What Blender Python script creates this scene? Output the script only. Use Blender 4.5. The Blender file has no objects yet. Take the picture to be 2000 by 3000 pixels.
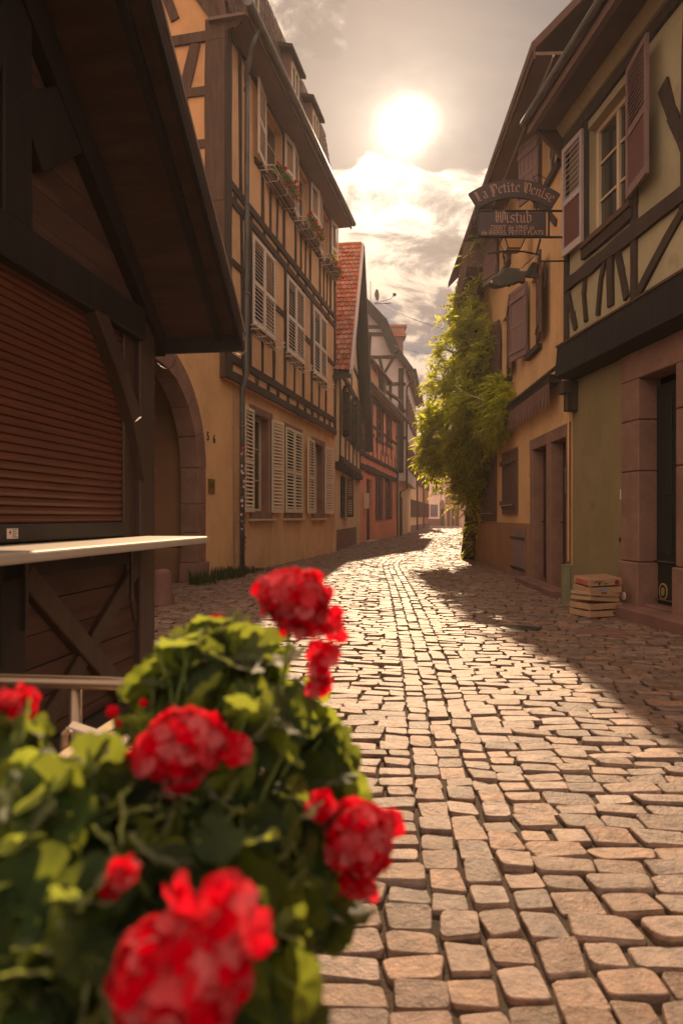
import bpy, bmesh, math, random
from math import sin, cos, pi, radians, sqrt, atan2
from mathutils import Vector, Matrix, Quaternion, noise
random.seed(7)
R = random.random
U = random.uniform
scene = bpy.context.scene
COL = scene.collection

# ------------------------------------------------------------------ camera
CH = 1.2            # camera height (m)
HZ = 1515.0         # horizon row in the 2000x3000 photograph
FP = 2000.0         # focal length in those pixels
cd = bpy.data.cameras.new('camera')
cam = bpy.data.objects.new('camera', cd); COL.objects.link(cam)
cam.location = (0, 0, CH); cam.rotation_euler = (radians(90), 0, 0)
cd.sensor_fit = 'VERTICAL'; cd.sensor_height = 36; cd.lens = 36 * FP / 3000
cd.shift_y = (HZ - 1500) / 3000
cd.clip_start = 0.05; cd.clip_end = 1500
cd.dof.use_dof = True; cd.dof.focus_distance = 11.0; cd.dof.aperture_fstop = 3.6
scene.camera = cam
scene.render.resolution_x = 682; scene.render.resolution_y = 1024

# ------------------------------------------------------------------ light
SUN_AZ = radians(5.4); SUN_EL = radians(29.7)
S = Vector((sin(SUN_AZ) * cos(SUN_EL), cos(SUN_AZ) * cos(SUN_EL), sin(SUN_EL)))
sl = bpy.data.lights.new('sun', 'SUN'); sl.energy = 5.0; sl.angle = radians(0.5); sl.color = (1.0, 0.70, 0.43)
so = bpy.data.objects.new('sun', sl); COL.objects.link(so)
so.rotation_euler = S.to_track_quat('Z', 'Y').to_euler()
scene.view_settings.view_transform = 'Standard'
scene.view_settings.look = 'None'
scene.view_settings.exposure = 0.75
scene.view_settings.gamma = 1.0
scene.cycles.max_bounces = 8
scene.cycles.diffuse_bounces = 5
scene.cycles.sample_clamp_indirect = 6

W = bpy.data.worlds.new('World'); scene.world = W; W.use_nodes = True
nt = W.node_tree; N = nt.nodes; L = nt.links
for n in list(N): N.remove(n)
def wn(t, **k):
    n = N.new(t)
    for a, b in k.items(): setattr(n, a, b)
    return n
def wm(op, a, b=None, clamp=False):
    n = wn('ShaderNodeMath', operation=op); n.use_clamp = clamp
    for i, v in enumerate((a, b)):
        if v is None: continue
        if isinstance(v, (int, float)): n.inputs[i].default_value = v
        else: L.new(v, n.inputs[i])
    return n.outputs[0]
def wmix(f, a, b, mode='MIX'):
    n = wn('ShaderNodeMix', data_type='RGBA', blend_type=mode); n.clamp_factor = True
    for sock, v in ((n.inputs['Factor'], f), (n.inputs[6], a), (n.inputs[7], b)):
        if isinstance(v, (int, float)): sock.default_value = v
        elif isinstance(v, tuple): sock.default_value = (*v, 1)
        else: L.new(v, sock)
    return n.outputs[2]
def wmap(v, a, b, c=0.0, d=1.0, smooth=True):
    n = wn('ShaderNodeMapRange', interpolation_type='SMOOTHSTEP' if smooth else 'LINEAR')
    L.new(v, n.inputs[0]); n.inputs[1].default_value = a; n.inputs[2].default_value = b
    n.inputs[3].default_value = c; n.inputs[4].default_value = d
    return n.outputs[0]
tc = wn('ShaderNodeTexCoord')
nrm = wn('ShaderNodeVectorMath', operation='NORMALIZE'); L.new(tc.outputs['Generated'], nrm.inputs[0])
D_ = nrm.outputs[0]
sep = wn('ShaderNodeSeparateXYZ'); L.new(D_, sep.inputs[0])
dot = wn('ShaderNodeVectorMath', operation='DOT_PRODUCT'); L.new(D_, dot.inputs[0]); dot.inputs[1].default_value = S
ds = wm('MAXIMUM', dot.outputs['Value'], 0.0)
zz = wm('ADD', wm('MAXIMUM', sep.outputs['Z'], 0.0), 0.55)
cmb = wn('ShaderNodeCombineXYZ')
L.new(wm('DIVIDE', sep.outputs['X'], zz), cmb.inputs[0]); L.new(wm('DIVIDE', sep.outputs['Y'], zz), cmb.inputs[1])
def wnoise(vec, scale, detail, rough, dist=0.0, offs=(0, 0, 0), sc=(1, 1, 1), rot=0.0):
    mp = wn('ShaderNodeMapping'); mp.inputs[1].default_value = offs; mp.inputs[3].default_value = sc
    mp.inputs[2].default_value = (0, 0, rot)
    L.new(vec, mp.inputs[0])
    n = wn('ShaderNodeTexNoise'); n.inputs['Scale'].default_value = scale; n.inputs['Detail'].default_value = detail
    n.inputs['Roughness'].default_value = rough; n.inputs['Distortion'].default_value = dist
    L.new(mp.outputs[0], n.inputs['Vector']); return n.outputs[0]
sky = wn('ShaderNodeTexSky', sky_type='NISHITA'); sky.sun_disc = False
sky.sun_elevation = SUN_EL; sky.sun_rotation = SUN_AZ; sky.dust_density = 3.0; sky.air_density = 1.2
skyw = wmix(1.0, sky.outputs[0], (0.42, 0.36, 0.34), 'MULTIPLY')
# thin warm veil (cirrus) above, blue gaps low down
streak = wnoise(cmb.outputs[0], 4.0, 6, 0.6, 0.5, (3, 1, 0), (0.5, 2.2, 1), 0.5)
hi = wmap(sep.outputs['Z'], 0.28, 0.42)
right = wmap(sep.outputs['X'], 0.02, 0.26)
upc = wmix(right, (1.75, 1.30, 1.08), (1.10, 0.93, 0.92))
clear = wmix(hi, (0.55, 0.70, 0.98), upc)
clear = wmix(wmap(streak, 0.42, 0.68, 0.0, 0.65), clear, (2.3, 1.6, 1.25))
base = wmix(0.015, clear, skyw, 'ADD')
# broken cumulus: three sizes of billow
n1 = wnoise(cmb.outputs[0], 5.0, 10, 0.56, 0.15, (7.3, 3.2, 0.0))
big = wnoise(cmb.outputs[0], 2.2, 3, 0.5, 0.0, (9.1, 4.0, 1.0))
lowc = wmap(wm('ADD', sep.outputs['Z'], wm('MULTIPLY', wm('SUBTRACT', big, 0.5), 0.28)), 0.47, 0.54, 1.0, 0.0)
gap = wm('SUBTRACT', 1.0, wm('MULTIPLY', wmap(sep.outputs['Z'], 0.20, 0.25), wmap(sep.outputs['Z'], 0.36, 0.29, 0.0, 0.52)))
upl = wmap(sep.outputs['Z'], 0.53, 0.57, 0.0, 1.0)
leftm = wmap(sep.outputs['X'], -0.03, 0.05, 1.0, 0.0)
bias = wm('ADD', wm('ADD', wm('MULTIPLY', wm('MULTIPLY', lowc, gap), 0.36), wm('MULTIPLY', wm('MULTIPLY', upl, leftm), 0.42)), -0.18)
cv = wm('ADD', n1, bias)
cm = wmap(cv, 0.50, 0.555)
n2 = wnoise(cmb.outputs[0], 8.0, 9, 0.62, 0.4, (1.3, 7.7, 2.0), (1, 1.5, 1))
shade = wmap(n2, 0.42, 0.55)
cloudc = wmix(shade, (1.6, 1.15, 0.92), (4.9, 3.6, 2.55))
g1 = wm('MULTIPLY', wm('POWER', ds, 80.0), 1.6)
g2 = wm('ADD', wm('MULTIPLY', wm('POWER', ds, 3000.0), 14.0), wm('MULTIPLY', wm('POWER', ds, 420.0), 2.2))
g0 = wm('MULTIPLY', wm('POWER', ds, 22.0), 0.6)
cloudg = wm('MULTIPLY', wm('ADD', wm('MULTIPLY', wm('POWER', ds, 60.0), 4.2), wm('MULTIPLY', wm('POWER', ds, 250.0), 5.0)), wmap(n2, 0.34, 0.58, 0.05, 1.0))
glowv = wm('ADD', wm('ADD', g1, wm('MULTIPLY', g2, wmap(n1, 0.34, 0.62, 0.35, 1.5))), g0)
def wscale(c, f):
    n = wn('ShaderNodeVectorMath', operation='SCALE')
    if isinstance(c, tuple): n.inputs[0].default_value = c
    else: L.new(c, n.inputs[0])
    L.new(f, n.inputs['Scale']); return n.outputs[0]
def wadd(a, b):
    n = wn('ShaderNodeVectorMath', operation='ADD'); L.new(a, n.inputs[0]); L.new(b, n.inputs[1]); return n.outputs[0]
cloudc = wadd(cloudc, wscale((1.0, 0.85, 0.66), cloudg))
tot = wmix(cm, base, cloudc)
tot = wadd(tot, wscale((1.0, 0.82, 0.62), glowv))
# added fill: brighter unseen sky overhead and behind the camera, lighting the fronts
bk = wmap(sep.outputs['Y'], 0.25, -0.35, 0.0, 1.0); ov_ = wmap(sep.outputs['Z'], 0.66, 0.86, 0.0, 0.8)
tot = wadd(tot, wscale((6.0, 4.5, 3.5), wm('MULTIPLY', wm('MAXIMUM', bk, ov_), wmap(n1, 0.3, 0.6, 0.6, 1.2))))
# below the horizon: dull ground colour
tot = wmix(wmap(sep.outputs['Z'], -0.02, 0.0), (0.9, 0.7, 0.5), tot)
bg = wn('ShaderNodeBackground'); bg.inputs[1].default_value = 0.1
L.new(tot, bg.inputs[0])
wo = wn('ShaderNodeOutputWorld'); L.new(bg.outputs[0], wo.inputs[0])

# ------------------------------------------------------------------ materials
MATS = {}
def mat(name, col, rough=0.85, var=0.25, scale=2.5, bump=0.15, bscale=30.0, col2=None, spec=0.3, metal=0.0,
        stretch=(1, 1, 1), bdist=0.01, transl=None, island=0.0, streaks=0.0, coat=0.0, stain=None, tmix=0.5, sheen=0.0):
    if name in MATS: return MATS[name]
    m = bpy.data.materials.new(name); m.use_nodes = True
    t = m.node_tree; nd = t.nodes; lk = t.links
    for n in list(nd): nd.remove(n)
    out = nd.new('ShaderNodeOutputMaterial'); b = nd.new('ShaderNodeBsdfPrincipled')
    tcd = nd.new('ShaderNodeTexCoord'); mp = nd.new('ShaderNodeMapping'); mp.inputs[3].default_value = stretch
    lk.new(tcd.outputs['Object'], mp.inputs[0])
    def nz(sc, det=5, ro=0.6, vec=None):
        n = nd.new('ShaderNodeTexNoise'); n.inputs['Scale'].default_value = sc; n.inputs['Detail'].default_value = det
        n.inputs['Roughness'].default_value = ro; lk.new(vec or mp.outputs[0], n.inputs['Vector']); return n.outputs[0]
    def mix(f, a, bb, mode='MIX'):
        n = nd.new('ShaderNodeMix'); n.data_type = 'RGBA'; n.blend_type = mode
        for s_, v in ((n.inputs['Factor'], f), (n.inputs[6], a), (n.inputs[7], bb)):
            if isinstance(v, (int, float)): s_.default_value = v
            elif isinstance(v, tuple): s_.default_value = (*v, 1)
            else: lk.new(v, s_)
        return n.outputs[2]
    def mr(v, a, bb, c, d):
        n = nd.new('ShaderNodeMapRange'); lk.new(v, n.inputs[0])
        for i, x in enumerate((a, bb, c, d)): n.inputs[i + 1].default_value = x
        return n.outputs[0]
    dark = tuple(c * (1 - var) for c in col); lite = tuple(min(1, c * (1 + var)) for c in (col2 or col))
    f1 = mr(nz(scale), 0.35, 0.65, 0, 1)
    c = mix(f1, dark, lite)
    f2 = mr(nz(scale * 9), 0.3, 0.7, 0, 1)
    c2 = mix(f2, tuple(x * (1 - var * .6) for x in col), tuple(min(1, x * (1 + var * .6)) for x in col))
    c = mix(0.4, c, c2)
    if streaks:
        mp2 = nd.new('ShaderNodeMapping'); mp2.inputs[3].default_value = (1.6, 1.6, 0.45); lk.new(tcd.outputs['Object'], mp2.inputs[0])
        s3 = mr(nz(1.5, 6, .65, mp2.outputs[0]), 0.50, 0.78, 0, streaks * .8)
        c = mix(s3, c, tuple(x * 0.45 for x in (stain or col)))
    if name.startswith('plaster') or name.startswith('plinth'):
        c = mix(mr(nz(0.55, 9, .62), 0.52, 0.60, 0, 0.30), c, tuple(min(1, x * 1.25 + .02) for x in col))
        c = mix(mr(nz(1.7, 10, .7), 0.60, 0.66, 0, 0.45), c, tuple(x * .62 for x in col))
    if island:
        g = nd.new('ShaderNodeNewGeometry')
        h = nd.new('ShaderNodeHueSaturation'); h.inputs['Hue'].default_value = 0.5
        v = mr(g.outputs['Random Per Island'], 0, 1, 1 - island, 1 + island); lk.new(v, h.inputs['Value'])
        w1 = nd.new('ShaderNodeMath'); w1.operation = 'MULTIPLY'; lk.new(g.outputs['Random Per Island'], w1.inputs[0]); w1.inputs[1].default_value = 37.17
        w2 = nd.new('ShaderNodeMath'); w2.operation = 'FRACT'; lk.new(w1.outputs[0], w2.inputs[0])
        lk.new(mr(w2.outputs[0], 0, 1, 0.75, 1.15), h.inputs['Saturation'])
        lk.new(c, h.inputs['Color']); c = h.outputs[0]
    lk.new(c, b.inputs['Base Color'])
    b.inputs['Roughness'].default_value = rough; b.inputs['Metallic'].default_value = metal
    b.inputs['Specular IOR Level'].default_value = spec
    if sheen: b.inputs['Sheen Weight'].default_value = sheen; b.inputs['Sheen Roughness'].default_value = 0.35; b.inputs['Sheen Tint'].default_value = (1, .93, .7, 1)
    if coat: b.inputs['Coat Weight'].default_value = coat; b.inputs['Coat Roughness'].default_value = 0.15
    if bump:
        bp = nd.new('ShaderNodeBump'); bp.inputs['Strength'].default_value = bump; bp.inputs['Distance'].default_value = bdist
        lk.new(nz(bscale, 6, .65), bp.inputs['Height']); lk.new(bp.outputs[0], b.inputs['Normal'])
    if transl:
        tr = nd.new('ShaderNodeBsdfTranslucent'); tr.inputs[0].default_value = (*transl, 1)
        if island:
            h2 = nd.new('ShaderNodeHueSaturation'); h2.inputs['Color'].default_value = (*transl, 1)
            lk.new(v, h2.inputs['Value']); lk.new(h2.outputs[0], tr.inputs[0])
        ms = nd.new('ShaderNodeMixShader'); ms.inputs[0].default_value = tmix
        lk.new(b.outputs[0], ms.inputs[1]); lk.new(tr.outputs[0], ms.inputs[2]); lk.new(ms.outputs[0], out.inputs[0])
    else: lk.new(b.outputs[0], out.inputs[0])
    MATS[name] = m; return m
def M(n): return MATS[n]

wood = dict(stretch=(6, 6, 0.8), scale=2.0, bump=0.5, bscale=14, bdist=0.006)
woodh = dict(stretch=(1.0, 1.0, 9), scale=2.0, bump=0.5, bscale=10, bdist=0.006)
mat('plaster_ochre', (0.63, 0.385, 0.21), 0.9, 0.20, 0.9, 0.35, 12, streaks=0.35, stain=(0.36, .22, .12))
mat('plaster_orange', (0.60, 0.30, 0.13), 0.9, 0.12, 0.9, 0.35, 12, streaks=0.25)
mat('plaster_yellow', (0.62, 0.37, 0.175), 0.9, 0.17, 0.9, 0.3, 12, streaks=0.3, stain=(0.45, .26, .12))
mat('plinth_brown', (0.30, 0.155, 0.075), 0.9, 0.15, 1.2, 0.3, 14, streaks=0.3)
mat('plaster_olive', (0.34, 0.28, 0.165), 0.9, 0.17, 0.8, 0.3, 14, streaks=0.25)
mat('plaster_green', (0.205, 0.155, 0.074), 0.85, 0.18, 0.8, 0.25, 14, streaks=0.35)
mat('plaster_cream', (0.56, 0.42, 0.25), 0.9, 0.13, 1.0, 0.3, 12, streaks=0.4)
mat('plaster_salmon', (0.60, 0.245, 0.15), 0.9, 0.10, 1.0, 0.25, 12, streaks=0.25)
mat('plaster_lavender', (0.50, 0.43, 0.42), 0.9, 0.08, 1.0, 0.2, 12, streaks=0.15)
mat('plaster_peach', (0.50, 0.27, 0.16), 0.9, 0.12, 1.0, 0.2, 12, streaks=0.3)
mat('plaster_rust', (0.34, 0.14, 0.08), 0.9, 0.12, 1.0, 0.2, 12, streaks=0.3)
mat('plaster_pink', (0.74, 0.52, 0.46), 0.9, 0.08, 1.0, 0.15, 12, streaks=0.1)
mat('timber_dark', (0.046, 0.029, 0.021), 0.85, 0.4, **wood)
mat('timber_brown', (0.085, 0.042, 0.026), 0.85, 0.4, **wood)
mat('timber_black', (0.014, 0.012, 0.010), 0.8, 0.4, **wood)
mat('soffit_wood', (0.085, 0.045, 0.033), 0.85, 0.3, **woodh)
mat('soffit_mauve', (0.17, 0.095, 0.075), 0.8, 0.15, 1.2, 0.2, 10)
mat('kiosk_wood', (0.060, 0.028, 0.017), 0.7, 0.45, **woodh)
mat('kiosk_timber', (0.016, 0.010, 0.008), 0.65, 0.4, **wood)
mat('kiosk_trim', (0.048, 0.026, 0.016), 0.55, 0.4, **wood)
mat('roller', (0.085, 0.023, 0.010), 0.42, 0.22, scale=1.2, stretch=(2, 2, 9), bump=0.15, bscale=20, spec=0.5)
mat('metal_sill', (0.06, 0.05, 0.04), 0.45, 0.3, 2, 0.1, 30, metal=0.6)
mat('counter_metal', (0.38, 0.31, 0.25), 0.62, 0.10, 1.5, 0.1, 40, metal=0.25, spec=0.6)
mat('steel', (0.28, 0.20, 0.14), 0.35, 0.15, 2, 0.05, 40, metal=0.8)
mat('iron', (0.02, 0.017, 0.015), 0.55, 0.3, 4, 0.2, 60, spec=0.4)
mat('zinc', (0.12, 0.115, 0.11), 0.5, 0.3, 3, 0.1, 30, metal=0.4)
mat('shutter_cream', (0.62, 0.53, 0.40), 0.6, 0.10, 3, 0.15, 40)
mat('shutter_white', (0.70, 0.60, 0.50), 0.6, 0.10, 3, 0.1, 40)
mat('shutter_mauve', (0.21, 0.125, 0.115), 0.6, 0.15, 3, 0.2, 40)
mat('shutter_mauve_skylit', (0.42, 0.33, 0.31), 0.6, 0.15, 3, 0.2, 40)  # sky reflection on the mauve louvres put into the colour
mat('shutter_panel', (0.115, 0.042, 0.036), 0.6, 0.15, 3, 0.2, 40)
mat('shutter_brown', (0.12, 0.065, 0.05), 0.75, 0.3, **wood)
mat('shutter_red', (0.10, 0.035, 0.024), 0.7, 0.2, 3, 0.2, 30)
mat('shutter_black', (0.03, 0.022, 0.018), 0.7, 0.3, 3, 0.2, 30)
mat('frame_cream', (0.58, 0.44, 0.28), 0.5, 0.1, 3, 0.1, 30)
mat('glass', (0.03, 0.028, 0.026), 0.08, 0.1, 1, 0.04, 2, spec=0.8)
mat('curtain', (0.30, 0.24, 0.17), 0.9, 0.25, 3, 0.3, 12, stretch=(6, 6, 0.3))
mat('interior', (0.02, 0.016, 0.012), 1.0, 0.1, 1, 0.0)
mat('sandstone', (0.215, 0.118, 0.085), 0.9, 0.30, 2.2, 0.5, 45, bdist=0.008)
mat('sandstone_dark', (0.17, 0.085, 0.065), 0.9, 0.25, 2.2, 0.5, 45, bdist=0.008)
mat('sill_stone', (0.50, 0.42, 0.34), 0.8, 0.15, 3, 0.3, 40)
mat('door_dark', (0.018, 0.018, 0.015), 0.5, 0.3, **wood)
mat('door_brown', (0.040, 0.018, 0.014), 0.6, 0.3, **wood)
mat('tile_red', (0.33, 0.105, 0.060), 0.85, 0.22, 3, 0.3, 30, island=0.28)
mat('tile_brown', (0.11, 0.055, 0.040), 0.85, 0.25, 3, 0.3, 30, island=0.3)
mat('cobble', (0.178, 0.106, 0.071), 0.60, 0.50, 16.0, 1.0, 45, island=0.36, bdist=0.010, spec=0.36)
mat('joint_dirt', (0.050, 0.034, 0.022), 1.0, 0.45, 5.0, 0.8, 60, bdist=0.01)
mat('crate_wood', (0.38, 0.225, 0.125), 0.8, 0.2, stretch=(3, 3, 12), scale=2, bump=0.3, bscale=20)
mat('print_red', (0.40, 0.05, 0.035), 0.8, 0.1, 4, 0)
mat('print_dark', (0.06, 0.03, 0.03), 0.8, 0.1, 4, 0)
mat('print_blue', (0.22, 0.22, 0.32), 0.8, 0.1, 4, 0)
mat('sign_dark', (0.060, 0.040, 0.040), 0.5, 0.15, 3, 0.1, 30)
mat('sign_letter', (0.42, 0.235, 0.17), 0.6, 0.1, 3, 0)
mat('gold', (0.62, 0.36, 0.16), 0.4, 0.1, 3, 0, metal=0.5)
mat('fish', (0.050, 0.040, 0.030), 0.5, 0.4, 9, 0.5, 40)
mat('bollard_green', (0.20, 0.19, 0.10), 0.6, 0.15, 3, 0.1, 30)
mat('plate_white', (0.62, 0.5, 0.4), 0.6, 0.1, 3, 0)
mat('plate_brass', (0.16, 0.09, 0.02), 0.5, 0.2, 5, 0)
mat('sticker_a', (0.55, 0.45, 0.42), 0.6, 0.3, 20, 0)
mat('sticker_b', (0.35, 0.05, 0.05), 0.6, 0.3, 20, 0)
mat('sticker_c', (0.05, 0.05, 0.06), 0.6, 0.3, 20, 0)
mat('leaf_geranium', (0.017, 0.035, 0.009), 0.5, 0.3, 12, 0.3, 60, col2=(0.022, 0.042, 0.010), transl=(0.38, 0.44, 0.045), island=0.35, spec=0.15, tmix=0.45, sheen=0.5)
mat('stem_green', (0.13, 0.17, 0.045), 0.6, 0.3, 8, 0.1, 60, transl=(0.35, 0.40, 0.08))
mat('petal_red', (0.56, 0.012, 0.024), 0.95, 0.12, 14, 0.3, 60, transl=(0.78, 0.012, 0.03), island=0.08, spec=0.0)
mat('leaf_wisteria', (0.060, 0.080, 0.010), 0.5, 0.25, 3, 0.0, 60, transl=(0.74, 0.74, 0.05), island=0.30, spec=0.25, tmix=0.6)
mat('bark', (0.07, 0.048, 0.035), 0.95, 0.35, 6, 0.8, 30, stretch=(3, 3, .6))
mat('weed', (0.05, 0.065, 0.02), 0.8, 0.3, 4, 0, transl=(0.12, 0.13, 0.03), island=0.3)
mat('lamp_glass', (0.60, 0.48, 0.36), 0.3, 0.1, 3, 0, transl=(0.6, 0.48, 0.35))

# ------------------------------------------------------------------ mesh builder
class MB:
    def __init__(self, T=None):
        self.v = []; self.f = []; self.T = T; self.mi = []; self.m = 0
    def p(self, *a):
        self.v.append(tuple(self.T(*a)) if self.T else tuple(a)); return len(self.v) - 1
    def face(self, idx): self.f.append(tuple(idx)); self.mi.append(self.m)
    def quad(self, a, b, c, d): self.face([self.p(*x) for x in (a, b, c, d)])
    def poly(self, pts): self.face([self.p(*x) for x in pts])
    def hexa(self, c):       # 8 corners: bottom ring then top ring
        i = [self.p(*x) for x in c]
        for q in ((0, 3, 2, 1), (4, 5, 6, 7), (0, 1, 5, 4), (1, 2, 6, 5), (2, 3, 7, 6), (3, 0, 4, 7)):
            self.face([i[k] for k in q])
    def box(self, x0, x1, y0, y1, z0, z1):
        self.hexa([(x0, y0, z0), (x1, y0, z0), (x1, y1, z0), (x0, y1, z0), (x0, y0, z1), (x1, y0, z1), (x1, y1, z1), (x0, y1, z1)])
    def beam(self, a, b, w, o0, o1, jit=0.0, seg=0.5):
        # bar in the facade plane from a to b (s,z), width w, between offsets o0 (back) and o1 (front)
        dx, dz = b[0] - a[0], b[1] - a[1]; ln = sqrt(dx * dx + dz * dz)
        if ln < 1e-5: return
        px, pz = -dz / ln, dx / ln
        n = max(1, int(ln / seg)) if jit else 1
        rings = []
        for k in range(n + 1):
            t = k / n; cx, cz = a[0] + dx * t, a[1] + dz * t
            j1 = U(-jit, jit); j2 = U(-jit, jit); j3 = U(-jit, jit) * .4
            h1 = w / 2 + j1; h2 = w / 2 + j2
            rings.append([self.p(cx - px * h1, o0, cz - pz * h1), self.p(cx + px * h2, o0, cz + pz * h2),
                          self.p(cx + px * h2, o1 + j3, cz + pz * h2), self.p(cx - px * h1, o1 + j3, cz - pz * h1)])
        for r0, r1 in zip(rings, rings[1:]):
            for k in range(4): self.face((r0[k], r0[(k + 1) % 4], r1[(k + 1) % 4], r1[k]))
        self.face(rings[0][::-1]); self.face(rings[-1])
    def prism(self, pts, o0, o1):   # polygon (s,z) between two offsets
        a = [self.p(x, o0, z) for x, z in pts]; b = [self.p(x, o1, z) for x, z in pts]
        self.face(a[::-1]); self.face(b); n = len(pts)
        for k in range(n): self.face((a[k], a[(k + 1) % n], b[(k + 1) % n], b[k]))
    def tube(self, pts, r, n=8, cap=True):
        pts = [Vector(self.T(*p)) if self.T else Vector(p) for p in pts]
        rr = r if isinstance(r, (list, tuple)) else [r] * len(pts)
        rings = []; up = None
        for i, p in enumerate(pts):
            d = (pts[min(i + 1, len(pts) - 1)] - pts[max(i - 1, 0)])
            if d.length < 1e-9: d = Vector((0, 0, 1))
            d.normalize()
            if up is None or abs(up.dot(d)) > .95: up = Vector((0, 0, 1)) if abs(d.z) < .9 else Vector((1, 0, 0))
            x = d.cross(up).normalized(); y = x.cross(d).normalized(); up = y
            ring = []
            for k in range(n):
                a = 2 * pi * k / n; q = p + (x * cos(a) + y * sin(a)) * rr[i]
                self.v.append(tuple(q)); ring.append(len(self.v) - 1)
            rings.append(ring)
        for r0, r1 in zip(rings, rings[1:]):
            for k in range(n): self.face((r0[k], r0[(k + 1) % n], r1[(k + 1) % n], r1[k]))
        if cap: self.face(rings[0][::-1]); self.face(rings[-1])
    def build(self, name, m, parent=None, bevel=0.0, smooth=False, recalc=True, seg=1):
        me = bpy.data.meshes.new(name)
        off = Vector(WL.get(parent.name, (0, 0, 0))) if parent else Vector((0, 0, 0))
        o = bpy.data.objects.new(name, me)
        if parent is None and self.v:
            xs = [v[0] for v in self.v]; ys = [v[1] for v in self.v]; zs = [v[2] for v in self.v]
            off = Vector(((min(xs) + max(xs)) / 2, (min(ys) + max(ys)) / 2, min(zs)))
            o.location = off
        ox, oy, oz = off
        me.from_pydata([(x - ox, y - oy, z - oz) for x, y, z in self.v], [], self.f)
        ms = m if isinstance(m, (list, tuple)) else [m]
        for k in ms: me.materials.append(MATS[k])
        if len(ms) > 1: me.polygons.foreach_set('material_index', self.mi)
        if recalc:
            bm = bmesh.new(); bm.from_mesh(me); bmesh.ops.recalc_face_normals(bm, faces=bm.faces); bm.to_mesh(me); bm.free()
        if smooth: me.polygons.foreach_set('use_smooth', [True] * len(me.polygons))
        me.update(); COL.objects.link(o)
        WL[o.name] = tuple(off)
        if parent: o.parent = parent
        if bevel:
            bv = o.modifiers.new('bevel', 'BEVEL'); bv.width = bevel; bv.segments = seg; bv.limit_method = 'ANGLE'
        return o
WL = {}
def thing(name, loc, label, cat, group=None):
    o = bpy.data.objects.new(name, None); COL.objects.link(o); o.location = loc; WL[o.name] = tuple(loc)
    o.empty_display_size = 0.3
    o['label'] = label; o['category'] = cat
    if group: o['group'] = group
    return o
def tag(o, label, cat, group=None, kind=None):
    o['label'] = label; o['category'] = cat
    if group: o['group'] = group
    if kind: o['kind'] = kind
    return o
def struct(o): o['kind'] = 'structure'; return o

class Fr:        # a house front: X = X0 + a*Y ; local coordinates (Y, outwards, z)
    def __init__(s, X0, a, side):
        s.X0, s.a = X0, a; q = sqrt(1 + a * a); s.n = (side / q, -side * a / q)
    def T(s, Y, o, z): return (s.X0 + s.a * Y + s.n[0] * o, Y + s.n[1] * o, z)
    def Y(s, px, o=0.0):
        k = (px - 1000) / FP
        return (s.X0 + s.n[0] * o - k * s.n[1] * o) / (k - s.a)
    def z(s, px, py, o=0.0):
        y = s.Y(px, o) + s.n[1] * o
        return CH + (HZ - py) / FP * y
    def at(s, px, py, o=0.0): return (s.Y(px, o), s.z(px, py, o))
    def mb(s): return MB(s.T)
def at(px, py, Y): return ((px - 1000) / FP * Y, Y, CH + (HZ - py) / FP * Y)

def wall(F, Y0, Y1, z0, z1, holes, depth, name, m, parent, back=True):
    b = F.mb()
    hs = [(max(Y0, a), min(Y1, c), max(z0, d), min(z1, e)) for a, c, d, e in holes]
    ys = sorted(set([Y0, Y1] + [h[0] for h in hs] + [h[1] for h in hs]))
    zs = sorted(set([z0, z1] + [h[2] for h in hs] + [h[3] for h in hs]))
    for i in range(len(ys) - 1):
        for j in range(len(zs) - 1):
            yc, zc = (ys[i] + ys[i + 1]) / 2, (zs[j] + zs[j + 1]) / 2
            if any(h[0] < yc < h[1] and h[2] < zc < h[3] for h in hs): continue
            b.quad((ys[i], 0, zs[j]), (ys[i + 1], 0, zs[j]), (ys[i + 1], 0, zs[j + 1]), (ys[i], 0, zs[j + 1]))
    for a, c, d, e in hs:
        b.quad((a, 0, d), (a, 0, e), (a, -depth, e), (a, -depth, d)); b.quad((c, 0, d), (c, 0, e), (c, -depth, e), (c, -depth, d))
        b.quad((a, 0, d), (c, 0, d), (c, -depth, d), (a, -depth, d)); b.quad((a, 0, e), (c, 0, e), (c, -depth, e), (a, -depth, e))
    return b.build(name, m, parent, recalc=False)

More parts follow.
